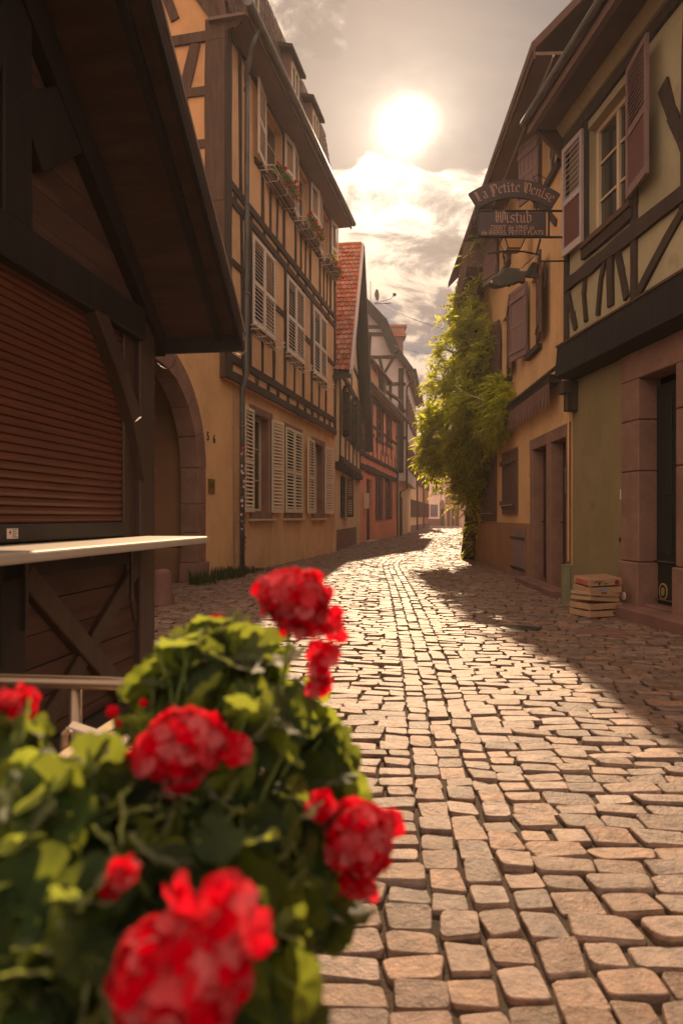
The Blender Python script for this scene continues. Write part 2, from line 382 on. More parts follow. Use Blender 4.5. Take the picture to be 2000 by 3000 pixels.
def window(F, parent, Y0, Y1, z0, z1, depth=0.16, fm='frame_cream', nx=2, nz=3, w=0.05, curtain=False, name='window'):
    b = F.mb(); o0, o1 = -depth, -depth + 0.05
    b.box(Y0, Y0 + w, o0, o1, z0, z1); b.box(Y1 - w, Y1, o0, o1, z0, z1)
    b.box(Y0 + w, Y1 - w, o0, o1, z0, z0 + w); b.box(Y0 + w, Y1 - w, o0, o1, z1 - w, z1)
    for i in range(1, nx):
        y = Y0 + (Y1 - Y0) * i / nx; ww = w * .8 if (nx == 2 or i == nx // 2) else w * .35
        b.box(y - ww / 2, y + ww / 2, o0, o1 - .005, z0 + w, z1 - w)
    ycuts = [Y0 + w] + [Y0 + (Y1 - Y0) * i / nx for i in range(1, nx)] + [Y1 - w]
    for k in range(1, nz):
        zz_ = z0 + (z1 - z0) * k / nz
        b.box(Y0 + w, Y1 - w, o0 + .012, o1 - .015, zz_ - .012, zz_ + .012)
    fr = b.build(name, fm, parent)
    g = F.mb(); g.box(Y0 + w * .3, Y1 - w * .3, o0 + .006, o0 + .010, z0 + w * .3, z1 - w * .3); g.build('pane', 'glass', fr)
    if curtain:
        c = F.mb(); n = 24
        for i in range(n):
            ya = Y0 + (Y1 - Y0) * i / n; yb = Y0 + (Y1 - Y0) * (i + 1) / n
            c.quad((ya, o0 - .06 + .02 * (i % 2), z0), (yb, o0 - .06 + .02 * ((i + 1) % 2), z0), (yb, o0 - .06 + .02 * ((i + 1) % 2), z1), (ya, o0 - .06 + .02 * (i % 2), z1))
        c.build('curtain', 'curtain', fr, recalc=False)
    return fr

def shutter(F, parent, Y0, Y1, z0, z1, m='shutter_cream', o=0.02, style='louvre', swing=0.0, hinge=0, half=False, st=0.055, pm=None, label=None, pitch=0.080, name='shutter'):
    # swing: angle away from the plane about the hinge edge (0 -> Y0 edge, 1 -> Y1 edge)
    hy = Y1 if hinge else Y0; sg = -1 if hinge else 1; w = Y1 - Y0
    def T(s, q, z):      # s along the leaf from hinge, q thickness
        y = hy + sg * (s * cos(swing) ) - sg * q * sin(swing) * 1.0
        return F.T(y, o + s * sin(swing) + q * cos(swing), z)
    b = MB(T); th = 0.038
    b.box(0, st, 0, th, z0, z1); b.box(w - st, w, 0, th, z0, z1)
    b.box(st, w - st, 0, th, z0, z0 + st * 1.9); b.box(st, w - st, 0, th, z1 - st * 1.3, z1)
    zm = z0 + (z1 - z0) * .48
    b.box(st, w - st, 0, th, zm - st * .7, zm + st * .7)
    secs = [(z0 + st * 1.9, zm - st * .7), (zm + st * .7, z1 - st * 1.3)]
    if style == 'louvre':
        for k, (za, zb) in enumerate(secs):
            if half and k == 0:
                b.m = 1 if pm else 0; b.box(st, w - st, .008, th - .012, za, zb); b.m = 0; continue
            n = max(2, int((zb - za) / pitch)); p_ = (zb - za) / n
            for i in range(n):
                zc = za + p_ * (i + .5)
                b.hexa([(st, 0.002, zc + p_ * .12), (w - st, 0.002, zc + p_ * .12), (w - st, th - .004, zc - p_ * .28), (st, th - .004, zc - p_ * .28),
                        (st, 0.002, zc + p_ * .12 + .012), (w - st, 0.002, zc + p_ * .12 + .012), (w - st, th - .004, zc - p_ * .28 + .012), (st, th - .004, zc - p_ * .28 + .012)])
    else:
        n = max(2, int(round((w - 2 * st) / 0.13))); p_ = (w - 2 * st) / n
        for za, zb in secs:
            for i in range(n): b.box(st + i * p_ + .004, st + (i + 1) * p_ - .004, .004, th - .010, za, zb)
        b.box(0, w, th, th + .02, z0 + .12, z0 + .20); b.box(0, w, th, th + .02, z1 - .24, z1 - .16)
    ob = b.build(name, [m, pm] if pm else m, parent)
    if label: ob['label'] = label
    return ob

def tiles(P, u, v, n, w, h, m, name, parent, tw=0.17, th=0.15, drop=0.02, sc=.06, thk=.014):
    """scalloped plain tiles: P lower corner, u along the eave, v up the slope, n normal"""
    P, u, v, n = Vector(P), Vector(u).normalized(), Vector(v).normalized(), Vector(n).normalized()
    b = MB(); rows = int(h / th); cols = int(w / tw)
    for r in range(rows):
        for c in range(cols + 1):
            x0 = c * tw - (tw / 2 if r % 2 else 0); x1 = x0 + tw - .006
            x0 = max(0, x0); x1 = min(w, x1)
            if x1 - x0 < .03: continue
            y0 = r * th + U(-.006, .006); y1 = y0 + th * 1.7; lift = drop + U(0, .008)
            pts = []
            for k in range(5):
                t = k / 4; pts.append((x0 + (x1 - x0) * t, y0 + .0 + sc * (2 * t - 1) ** 2, lift))
            pts += [(x1, y1, 0.0), (x0, y1, 0.0)]
            top = [tuple(P + u * a + v * bb + n * (cc + thk)) for a, bb, cc in pts]
            bot = [tuple(P + u * a + v * bb + n * cc) for a, bb, cc in pts[:5]]
            ti = [b.p(*q) for q in top]; bi = [b.p(*q) for q in bot]
            b.face(ti)
            for k in range(4): b.face((ti[k], ti[k + 1], bi[k + 1], bi[k]))
    return b.build(name, m, parent, recalc=False)

# ------------------------------------------------------------------ haze of the backlit lane
HAZE = 0.00055
if HAZE:
    hm = bpy.data.materials.new('haze'); hm.use_nodes = True
    for n in list(hm.node_tree.nodes): hm.node_tree.nodes.remove(n)
    ho = hm.node_tree.nodes.new('ShaderNodeOutputMaterial'); hv = hm.node_tree.nodes.new('ShaderNodeVolumePrincipled')
    hv.inputs['Color'].default_value = (1.0, 0.90, 0.90, 1); hv.inputs['Density'].default_value = HAZE; hv.inputs['Anisotropy'].default_value = 0.55
    hm.node_tree.links.new(hv.outputs[0], ho.inputs['Volume'])
    MATS['haze'] = hm
    b = MB(); b.box(-70, 90, -25, 145, -1.05, 21.0); o = b.build('haze', 'haze'); o['kind'] = 'stuff'
    o['label'] = 'thin warm haze filling the backlit lane'; o['category'] = 'haze'
scene.cycles.volume_max_steps = 64
# ------------------------------------------------------------------ house fronts (shared planes)
FL2 = Fr(-5.387, 0.22, 1)            # big ochre house + gateway
FL3 = Fr(-3.06, 0.119, 1)            # narrow tiled gable house
FL4 = Fr(-6.665, 0.235, 1)           # salmon house
FL5 = Fr(-3.35, 0.158, 1)
FL6 = Fr(-5.50, 0.196, 1)
FR1 = Fr(4.357, -0.0935, -1)         # olive half-timbered house
FR2 = Fr(3.03, 0.0375, -1)           # yellow house
FR4 = Fr(0.53, 0.166, -1)
FK = Fr(-1.853, 0.14, 1)             # kiosk

# ------------------------------------------------------------------ ground
g = MB(); g.quad((-300, -40, -.020), (300, -40, -.020), (300, 500, -.020), (-300, 500, -.020))
struct(g.build('ground', 'joint_dirt', recalc=False))

CL = [(-3, .42), (.6, .45), (1.67, .468), (2.45, .476), (4.0, .58), (7.0, .77), (11.2, .99), (17.4, 1.22), (22, 1.95), (28.2, 3.2), (40, 5.2), (55, 7.4), (77, 10.2), (100, 13.2)]
def xc(y):
    for (a, xa), (b, xb) in zip(CL, CL[1:]):
        if y <= b:
            t = max(0, (y - a) / (b - a)); return xa + (xb - xa) * t
    return CL[-1][1]
def xs(y): return (xc(y - y * .07) + xc(y) * 2 + xc(y + y * .07)) / 4
def xleft(y):
    if y < 4.6: return -2.4
    if y < 13: return -4.3
    if y < 23: return FL2.X0 + .22 * y
    if y < 31: return FL3.X0 + .119 * y
    if y < 43: return FL4.X0 + .235 * y
    if y < 80: return FL5.X0 + .158 * y if y < 56 else FL6.X0 + .196 * y
    return 6
def xright(y):
    if y < 10.13: return FR1.X0 - .0935 * y
    if y < 21: return FR2.X0 + .0375 * y
    if y < 52: return FR4.X0 + .166 * y
    return 22
CB = MB(); FLAG = {}
def stone(cx, cy, ax, ay, ang, lod):
    h = U(-.009, .009); tx, ty = U(-.07, .07), U(-.09, .09)
    n = (16, 12, 8, 4)[lod]
    cj = [(U(-.17, .14) * ax * (1 if q_ in (1, 2) else -1), U(-.18, .14) * ay * (1 if q_ in (2, 3) else -1)) for q_ in range(4)]
    ca, sa = cos(ang), sin(ang)
    pw = 2 / U(5.5, 13.0)
    if lod == 0: rings = [(1.0, -.055), (1.0, -.013), (.98, -.0035), (.94, -.0003), (.66, .0), (.33, 0.0)]
    elif lod == 1: rings = [(1.0, -.05), (.99, -.007), (.95, 0.0), (.5, .0)]
    elif lod == 2: rings = [(1.0, -.04), (.97, -.006), (.90, .0)]
    else: rings = [(1.0, -.03), (.9, 0.002)]
    sd = U(0, 500); prev = None
    amp = .0055 if lod < 2 else 0.003
    for ri_, (s_, z_) in enumerate(rings):
        ring = []
        for k in range(n):
            a = 2 * pi * (k + .5) / n
            c_, s2 = cos(a), sin(a)
            x = ax * math.copysign(abs(c_) ** pw, c_); y = ay * math.copysign(abs(s2) ** pw, s2)
            u_ = (x / ax + 1) / 2; v_ = (y / ay + 1) / 2
            jx = sum(w * j[0] for w, j in zip(((1 - u_) * (1 - v_), u_ * (1 - v_), u_ * v_, (1 - u_) * v_), cj))
            jy = sum(w * j[1] for w, j in zip(((1 - u_) * (1 - v_), u_ * (1 - v_), u_ * v_, (1 - u_) * v_), cj))
            x += jx; y += jy
            if lod < 2:
                rn = noise.noise(Vector((c_ * 1.6 + sd, s2 * 1.6, 3.1)))
                x *= 1 + .07 * rn; y *= 1 + .07 * rn
            x *= s_; y *= s_
            z = z_ + h + tx * x + ty * y
            if z_ > -.04 and lod < 3: z += amp * noise.noise(Vector((x * 22 + sd, y * 22, 0)))
            X = cx + x * ca - y * sa; Y = cy + x * sa + y * ca
            ring.append(CB.p(X, Y, z))
        if prev:
            for k in range(n): CB.face((prev[k], prev[(k + 1) % n], ring[(k + 1) % n], ring[k]))
        if lod < 3 and 0 < ri_ < (4 if lod == 0 else 3):
            for q_ in ring: FLAG[q_] = ri_ + 1
        prev = ring
    if lod < 3:
        c = CB.p(cx, cy, rings[-1][1] + .002 + h + (amp * noise.noise(Vector((sd, 0, 0)))))
        for k in range(n): CB.face((prev[k], prev[(k + 1) % n], c))
    else: CB.face(prev)
def lodof(y): return 0 if y < 3.6 else 1 if y < 8 else 2 if y < 26 else 3
def skew(y, t):
    k = -.02 - .13 * min(1, max(0, (y - 2) / 5))
    return k * t - (.010 * t * t if y > 3 else 0)
# three gutter courses
for j in (-1, 0, 1):
    y = 1.0 + U(0, .1)
    while y < 84:
        far = 1 if y < 30 else 1.6 if y < 50 else 2.4
        d = U(.115, .155) * far; yc = y + d / 2
        sl_ = (xs(yc + .4) - xs(yc - .4)) / .8
        w = .128 * (1 if far < 2 else 1.2)
        stone(xs(yc) + j * w + U(-.006, .006) + .010 * noise.noise(Vector((yc * 1.5, 3.3, 0))), yc + .01 * j, w / 2 - .0045, d / 2 - .0045, -atan2(sl_, 1) + U(-.04, .04), lodof(y))
        y += d
# side courses
for side in (-1, 1):
    y = .7
    while y < 84:
        far = 1 if y < 22 else 1.5 if y < 40 else 2.6
        d = U(.098, .138) * far
        t = .188 + U(0, .008); first = True
        while True:
            w = U(.145, .25) * (1 if far < 2 else 1.5)
            if first: w *= U(.6, 1.1); first = False
            tm = (t + w / 2) * side; yc = y + d / 2
            Yp = yc + skew(yc, tm) + .03 * noise.noise(Vector((tm * .8, y * .7, side * 5))); X = xs(Yp) + tm
            if side < 0 and X < xleft(Yp) - .15: break
            if side > 0 and X > xright(Yp) + .15: break
            if abs(X) < .36 * Yp * 1.6 + .5 and Yp > .8:
                ang = atan2(skew(yc, tm + .3) - skew(yc, tm - .3), .6) + U(-.045, .045)
                stone(X, Yp, w / 2 - .0045, d / 2 - .0045 - U(0, .005), ang, lodof(Yp))
            t += w
        y += d
cob = CB.build('cobbled_street', 'cobble', recalc=False, smooth=True)
struct(cob)
me = cob.data; at_ = me.attributes.new('sharp_edge', 'BOOLEAN', 'EDGE')
ev = [0] * (len(me.edges) * 2); me.edges.foreach_get('vertices', ev)
at_.data.foreach_set('value', [FLAG.get(ev[2 * i], 0) != 0 and FLAG.get(ev[2 * i], 0) == FLAG.get(ev[2 * i + 1], -1) for i in range(len(me.edges))])
print('cobble verts', len(CB.v))
# sunlit square beyond the lane
g = MB(); g.box(-60, 80, 80.5, 140, -.019, -.010); struct(g.build('square_paving', 'cobble', recalc=False))

for (px, py, Y, rx, ry, lab) in ((1522, 1843, 7.35, .22, .16, 'oval iron manhole cover in the shaded cobbles left of the wooden crates'), (1757, 1853, 7.1, .27, .15, 'flat stone cover slab in the shaded cobbles in front of the wooden crates')):
    b = MB(); X = (px - 1000) / FP * Y
    pts = [(X + rx * cos(2 * pi * k / 24), Y + ry * sin(2 * pi * k / 24)) for k in range(24)]
    if 'slab' in lab: pts = [(X - rx, Y - ry), (X + rx, Y - ry * .8), (X + rx * .95, Y + ry), (X - rx * .9, Y + ry * .9)]
    a = [b.p(x, y, -.04) for x, y in pts]; c = [b.p(x, y, .009) for x, y in pts]; b.face(a[::-1]); b.face(c)
    for k in range(len(pts)): b.face((a[k], a[(k + 1) % len(pts)], c[(k + 1) % len(pts)], c[k]))
    o = b.build('manhole_cover' if 'iron' in lab else 'cover_slab', 'iron' if 'iron' in lab else 'sandstone_dark', bevel=.006)
    tag(o, lab, 'manhole cover' if 'iron' in lab else 'cover slab')
# ================================================================== LEFT SIDE
# ---------------------------------------------------- big ochre half-timbered house
F = FL2
Ya, Yb = 13.55, 23.05
h = thing('half_timbered_house', F.T(14, -1, 0), 'tall ochre half-timbered house with pale louvred shutters, flower boxes and roof dormers', 'house')
# ground floor, with the window openings
G1 = (F.Y(738), F.Y(791)); G2 = (F.Y(836), F.Y(880)); G3 = (F.Y(917), F.Y(948))
gh = [(G1[0], G1[1], 1.34, 3.56), (G2[0], G2[1], 1.34, 3.5), (G3[0], G3[1], 1.34, 3.45)]
wall(F, 14.2, Yb, -.1, 4.0, gh, .30, 'wall', 'plaster_ochre', h)
# upper storeys: jettied 10 cm
FU = Fr(F.X0 + .10, F.a, 1)
U1 = [(FU.Y(735), FU.Y(797)), (FU.Y(836), FU.Y(884)), (FU.Y(914), FU.Y(951))]
U2 = [(15.80, 17.25), (18.45, 19.75), (21.05, 22.25)]
uh = [(a, b, 5.46, 7.40) for a, b in U1] + [(a, b, 9.28, 10.85) for a, b in U2]
wall(FU, Ya, Yb, 3.98, 11.1, uh, .24, 'wall', 'plaster_ochre', h)
b = FU.mb()      # side, back and underside walls, dark room lining
b.quad((Ya, 0, 3.98), (Ya, -9, 3.98), (Ya, -9, 11.1), (Ya, 0, 11.1)); 
b.poly([(Ya, 0, 11.1), (Ya, -9, 11.1), (Ya, -8.0, 14.4), (Ya, -4.5, 17.5), (Ya, -1.0, 14.4)])
b.build('gable_wall', 'plaster_orange', h, recalc=False)
b = FU.mb()
b.quad((Yb, 0, -.1), (Yb, -9, -.1), (Yb, -9, 11.1), (Yb, 0, 11.1)); b.poly([(Yb, 0, 11.1), (Yb, -9, 11.1), (Yb, -8, 14.4), (Yb, -4.5, 17.5), (Yb, -1, 14.4)])
b.quad((Ya, -9, -.1), (Yb, -9, -.1), (Yb, -9, 11.1), (Ya, -9, 11.1)); b.quad((Ya, 0, 3.98), (Yb, 0, 3.98), (Yb, -.5, 3.98), (Ya, -.5, 3.98))
b.quad((14.2, -.1, -.1), (14.2, -9, -.1), (14.2, -9, 4), (14.2, -.1, 4))
b.build('rear_wall', 'plaster_ochre', h, recalc=False)
b = FU.mb(); b.box(Ya + .1, Yb - .1, -.9, -.45, .1, 11); b.build('room_lining', 'interior', h)
# timber frame on the street front
t = FU.mb(); jt = .010
def hb(z, w, a=Ya, c=Yb, o=.035): t.beam((a, z), (c, z), w, -.02, o, jt)
hb(4.07, .17, o=.06); hb(4.43, .17, o=.05)
y = Ya + .25
k = 0
while y < Yb:
    t.beam((y, 4.15), (y + U(-.03, .03), 4.35), .13, -.02, .035, jt); y += U(.62, .86)
hb(7.62, .16, o=.04); hb(7.92, .16, o=.05); hb(10.95, .14)
y = Ya + .5
while y < Yb:
    t.beam((y, 7.70), (y, 7.84), .12, -.02, .03, jt); y += U(.8, 1.1)
for (a, c) in U1:
    for yy in (a - .09, c + .09): t.beam((yy, 4.5), (yy + U(-.03, .03), 7.55), .13, -.02, .035, jt)
    t.beam((a, 5.30), (c, 5.30), .10, -.02, .03, jt)
    t.beam(((a + c) / 2, 4.5), ((a + c) / 2 + U(-.05, .05), 5.25), .10, -.02, .03, jt)
for i in range(3):
    a = U1[i][1] + .15; c = (U1[i + 1][0] - .15) if i < 2 else Yb - .1
    t.beam((a, 6.32 + U(-.05, .05)), (c, 6.30 + U(-.05, .05)), .14, -.02, .03, jt)
t.beam((Ya, 6.4), (U1[0][0] - .1, 6.4), .14, -.02, .03, jt)
t.beam((Ya + .12, 3.98), (Ya + .12, 11), .26, -.02, .045, jt)
t.beam((Ya + .95, 4.5), (Ya + .85, 7.55), .12, -.02, .03, jt)
t.beam((Yb - .1, 4.0), (Yb - .1, 11), .18, -.02, .04, jt)
for (a, c) in U2:
    for yy in (a - .08, c + .08): t.beam((yy, 8.0), (yy + U(-.03, .03), 10.9), .13, -.02, .035, jt)
    t.beam((a - .6, 9.16), (c + .6, 9.16), .12, -.02, .04, jt)
    t.beam(((a * 2 + c) / 3, 8.0), ((a * 2 + c) / 3, 9.1), .10, -.02, .03, jt); t.beam(((a + c * 2) / 3, 8.0), ((a + c * 2) / 3 + .06, 9.1), .08, -.02, .03, jt)
t.beam((Ya + .8, 8.0), (Ya + .75, 10.9), .12, -.02, .03, jt)
t.build('timber_frame', 'timber_dark', h)
# gable (side) framing, facing down the lane
nx_, ny_ = FU.n
def TG(s, o, z):            # s leftwards from the corner along the side wall, o towards the camera
    X, Y, _ = FU.T(Ya, -s, z); d = Vector((FU.a, 1, 0)).normalized()
    return (X - d.x * o, Y - d.y * o, z)
t = MB(TG)
def gx(px, py): # pixel -> (s,z) on the side wall
    k = (px - 1000) / FP; X0, Y0, _ = FU.T(Ya, 0, 0)
    s = (k * Y0 - X0) / (-nx_ + k * ny_) if True else 0
    Y = Y0 - ny_ * s
    return (s, CH + (HZ - py) / FP * Y)
def gb(x0, y0, x1, y1, w): t.beam(gx(x0, y0), gx(x1, y1), w, -.02, .04, .012)
t.beam((.20, 3.98), (.20, 11.1), .42, -.02, .05, .012)
t.beam((0, 10.78), (8.8, 10.78), .20, -.02, .06, .012); t.beam((0, 7.62), (8.8, 7.62), .30, -.02, .06, .012)
for z_ in (9.70, 8.66): t.beam((.4, z_), (8.8, z_), .17, -.02, .035, .012)
t.beam((0, 6.1), (8.8, 6.1), .15, -.02, .035, .012); t.beam((0, 4.1), (8.8, 4.1), .25, -.02, .05, .012)
gb(662, 92, 606, -150, .30); gb(700, 75, 590, -60, .22)
gb(575, 130, 535, 300, .22); gb(515, 60, 470, -60, .2)
for s_ in (1.75, 3.3, 5.0, 6.6): t.beam((s_, 7.7), (s_ + .1, 10.7), .17, -.02, .035, .012)
t.beam((1.3, 4.2), (1.25, 7.5), .16, -.02, .035, .012)
t.beam((.1, 11.0), (4.4, 17.3), .22, -.02, .05, .012); t.beam((8.9, 11.0), (4.6, 17.3), .22, -.02, .05, .012)
t.build('gable_timber', 'timber_brown', h)
# windows of the ground floor
def surround(F, a, c, z0, z1, w, parent, m='sandstone', zs=None, name='stone_surround', o=.012):
    b = F.mb()
    b.box(a - w, a, -.02, o, z0 - w, z1 + w); b.box(c, c + w, -.02, o, z0 - w, z1 + w)
    b.box(a, c, -.02, o, z1, z1 + w); b.box(a, c, -.02, o, z0 - w, z0)
    b.box(a + .001, a + .02, -.295, -.02, z0, z1); b.box(c - .02, c - .001, -.295, -.02, z0, z1); b.box(a + .02, c - .02, -.295, -.02, z1 - .02, z1 - .001)
    return b.build(name, m, parent, bevel=.006)
for i, (a, c, z0, z1) in enumerate(gh):
    w_ = window(F, h, a, c, z0, z1, .27, 'timber_dark' if i == 1 else 'frame_cream', 2, 3, .06)  # middle frame coloured dark so gaps of its closed shutters read as shade
    surround(F, a, c, z0, z1, .17, w_)
    b = F.mb(); b.box(a - .25, c + .25, 0, .10, z0 - .23, z0 - .185); b.build('sill', 'sill_stone', w_, bevel=.008)
    if i == 1:
        m_ = (a + c) / 2
        shutter(F, w_, a - .06, m_ - .01, z0 - .02, z1 + .06, o=.02); shutter(F, w_, m_ + .01, c + .06, z0 - .02, z1 + .06, o=.02)
    else:
        lw = .66 if i == 0 else .92
        shutter(F, w_, a - lw - .02, a - .01, z0 - .03, z1 + .04, o=.03, swing=.06, hinge=1)
        shutter(F, w_, c + .03, c + (.72 if i == 0 else .85), z0 - .03, z1 + .02, o=.03, swing=.10, hinge=0)
# first floor: closed shutters and white window-box rails
def rail(F, a, c, z0, z1, dep, parent, m='shutter_white'):
    b = F.mb(); r = .011
    for z_ in (z1, z1 - .10): b.tube([(a, 0.0, z_), (a, dep - .03, z_), (a + .05, dep, z_), (c - .05, dep, z_), (c, dep - .03, z_), (c, 0, z_)], r, 6)
    n = 3
    for i in range(n):
        y = a + (c - a) * (i + .5) / n
        b.tube([(y, 0.0, z0 - .10), (y, .02, z0), (y, dep - .02, z0), (y, dep, z0 + .04), (y, dep, z1)], r * .8, 6)
    for q in (.08, .16): b.tube([(a + .03, q, z0), (c - .03, q, z0)], r * .7, 5)
    return b.build('window_box_rail', m, parent)
for a, c in U1:
    w_ = window(FU, h, a, c, 5.46, 7.40, .2, 'timber_dark', 2, 3)  # frame coloured dark: shade behind the closed louvres put into its colour
    m_ = (a + c) / 2
    shutter(FU, w_, a - .02, m_ - .008, 5.44, 7.40, 'shutter_white', o=.045); shutter(FU, w_, m_ + .008, c + .02, 5.44, 7.40, 'shutter_white', o=.045)
    rail(FU, a - .1, c + .12, 5.20, 5.40, .30, w_)
for i, (a, c) in enumerate(U2):
    w_ = window(FU, h, a, c, 9.28, 10.85, .2, 'frame_cream', 2, 3)
    shutter(FU, w_, a - .75, a - .01, 9.22, 10.9, 'shutter_white', o=.05, swing=.12, hinge=1)
    if i < 2 or True: shutter(FU, w_, c + .02, c + .58, 9.22, 10.9, 'shutter_white', o=.05, swing=.14, hinge=0)
    rail(FU, a - .28, c + .35, 8.98, 9.18, .34, w_)
# eave, gutter, mansard roof, dormers
b = FU.mb(); b.box(Ya - .15, Yb + .15, -.3, .50, 11.0, 11.06); b.build('soffit', 'soffit_mauve', h)
b = FU.mb(); b.box(Ya - .18, Yb + .18, .50, .54, 10.94, 11.2); b.build('fascia', 'timber_brown', h)
b = FU.mb(); b.tube([(Ya - .3, .60, 11.12), (Yb + .2, .60, 11.12)], .085, 10); b.build('gutter', 'zinc', h)
zt = 14.25; setb = -.40
P = FU.T(Ya - .15, .12, 11.1); Pv = Vector(FU.T(Ya, setb, zt)) - Vector(FU.T(Ya, .12, 11.1)); du = Vector((F.a, 1, 0))
b = FU.mb(); b.hexa([(Ya - .1, -.05, 11.06), (Yb + .1, -.05, 11.06), (Yb + .1, .08, 11.06), (Ya - .1, .08, 11.06),
                     (Ya - .1, setb - .4, zt), (Yb + .1, setb - .4, zt), (Yb + .1, setb - .03, zt), (Ya - .1, setb - .03, zt)])
b.quad((Ya - .1, setb - .03, zt), (Yb + .1, setb - .03, zt), (Yb + .1, -4.5, 17.6), (Ya - .1, -4.5, 17.6))
b.quad((Ya - .1, -9.4, 11), (Yb + .1, -9.4, 11), (Yb + .1, -4.5, 17.6), (Ya - .1, -4.5, 17.6))
b.build('roof', 'tile_brown', h)
nv = Vector(P).cross(Vector((0, 0, 1))); nn = du.normalized().cross(Pv.normalized()); nn = nn if nn.x > 0 else -nn
tiles(P, du, Pv, nn, (Yb - Ya + .3) * 1.024, Pv.length + .12, 'tile_brown', 'roof_tiles', h, tw=.19, th=.17)
def dormer(Yc, w, z0, z1, dep):
    b = FU.mb(); a, c = Yc - w / 2, Yc + w / 2
    b.hexa([(a, -.9, z0), (c, -.9, z0), (c, .03, z0), (a, .03, z0), (a, -.9, z1), (c, -.9, z1), (c, .03, z1 - .1), (a, .03, z1 - .1)])
    d = b.build('dormer', 'soffit_mauve', h)
    b = FU.mb(); b.hexa([(a - .22, -1.1, z1 + .22), (c + .22, -1.1, z1 + .22), (c + .22, dep, z1 - .14), (a - .22, dep, z1 - .14),
                         (a - .22, -1.1, z1 + .30), (c + .22, -1.1, z1 + .30), (c + .22, dep, z1 - .04), (a - .22, dep, z1 - .04)])
    b.build('dormer_roof', 'timber_dark', d)
    FD = Fr(FU.X0 + .03 * sqrt(1 + FU.a ** 2), FU.a, 1)
    b = FD.mb()
    for (p, q, r_, s_) in ((a + .12, a + .18, z0 + .5, z1 - .25), (c - .18, c - .12, z0 + .5, z1 - .25), (a + .18, c - .18, z0 + .5, z0 + .56), (a + .18, c - .18, z1 - .31, z1 - .25), (Yc - .03, Yc + .03, z0 + .56, z1 - .31)):
        b.box(p, q, 0, .03, r_, s_)
    b.build('window_frame', 'frame_cream', d)
    b = FD.mb(); b.box(a + .15, c - .15, .002, .012, z0 + .53, z1 - .28); b.build('pane', 'glass', d)
for Yc in (15.05, 18.23, 20.35): dormer(Yc, .86, 11.15, 13.42, .16)
# downpipe with stickers
b = F.mb(); yp = 14.42
b.tube([(yp - .5, .66, 11.08), (yp - .45, .50, 10.75), (yp - .1, .26, 10.45), (yp, .24, 10.2), (yp, .22, 4.2), (yp, .13, 3.9), (yp, .13, .0)], .055, 10)
for z_ in (10.2, 7.8, 5.9, 4.0, 3.1, 1.6, 1.1): b.tube([(yp, .13 if z_ < 4.1 else .23, z_ - .03), (yp, .13 if z_ < 4.1 else .23, z_ + .03)], .064, 10)
dp = b.build('downpipe', 'zinc', h, smooth=True)
for i in range(46):
    z_ = U(.9, 2.75) if i < 40 else U(.3, .9); a0 = U(-1.9, .5); hh = U(.03, .065); ww = U(.5, 1.1)
    b = F.mb(); r = .0575 + .0004 * i
    for k in range(4):
        A = a0 + ww * k / 4; B = a0 + ww * (k + 1) / 4
        b.quad((yp + r * sin(A), .13 + r * cos(A), z_), (yp + r * sin(B), .13 + r * cos(B), z_), (yp + r * sin(B), .13 + r * cos(B), z_ + hh), (yp + r * sin(A), .13 + r * cos(A), z_ + hh))
    b.build('sticker', random.choice(['sticker_a', 'sticker_a', 'sticker_b', 'sticker_c']), dp, recalc=False)

# ---------------------------------------------------- gateway with the round stone arch
gw = thing('arched_gateway', F.T(11, -.5, 0), 'ochre wall with round sandstone gateway arch and house number between kiosk and tall house', 'gateway')
AR = 12.45; Ac = AR - 1.55; ri = 1.55; zi = 2.10     # inner radius, springing
oy = Ac; ow = .37
NS = 20
b = F.mb()
y0, y1, zt2 = 7.0, 14.35, 5.0
inner = [(oy + (ri + .1) * cos(pi * k / NS), zi + (ri + .1) * 1.05 * sin(pi * k / NS)) for k in range(NS + 1)]   # right to left
ro_ = ri + .1
b.quad((y0, 0, -.1), (oy - ro_, 0, -.1), (oy - ro_, 0, zi), (y0, 0, zi)); b.quad((oy + ro_, 0, -.1), (y1, 0, -.1), (y1, 0, zi), (oy + ro_, 0, zi))
b.quad((y0, 0, zi), (oy - ro_, 0, zi), (oy - ro_, 0, zt2), (y0, 0, zt2)); b.quad((oy + ro_, 0, zi), (y1, 0, zi), (y1, 0, zt2), (oy + ro_, 0, zt2))
for (a, za), (c, zc) in zip(inner, inner[1:]): b.quad((a, 0, za), (c, 0, zc), (c, 0, zt2), (a, 0, zt2))
b.quad((y0, 0, zt2), (y1, 0, zt2), (y1, -.6, zt2), (y0, -.6, zt2)); b.quad((y1, 0, 0), (y1, -.6, 0), (y1, -.6, zt2), (y1, 0, zt2))
b.build('wall', 'plaster_yellow', gw, recalc=False)
# voussoirs, each with a small gap
b = F.mb()
segs = 9
for i in range(segs):
    a0 = pi * i / segs + .006; a1 = pi * (i + 1) / segs - .006
    for k in range(3):
        p0 = a0 + (a1 - a0) * k / 3; p1 = a0 + (a1 - a0) * (k + 1) / 3
        r0, r1 = ri, ri + ow
        c = [(oy + r0 * cos(p0), zi + r0 * sin(p0) * 1.05), (oy + r1 * cos(p0), zi + r1 * sin(p0) * 1.05), (oy + r1 * cos(p1), zi + r1 * sin(p1) * 1.05), (oy + r0 * cos(p1), zi + r0 * sin(p1) * 1.05)]
        b.hexa([(c[0][0], -.31, c[0][1]), (c[1][0], -.31, c[1][1]), (c[1][0], .03, c[1][1]), (c[0][0], .03, c[0][1]),
                (c[3][0], -.31, c[3][1]), (c[2][0], -.31, c[2][1]), (c[2][0], .03, c[2][1]), (c[3][0], .03, c[3][1])])
b.build('arch_stones', 'sandstone', gw)
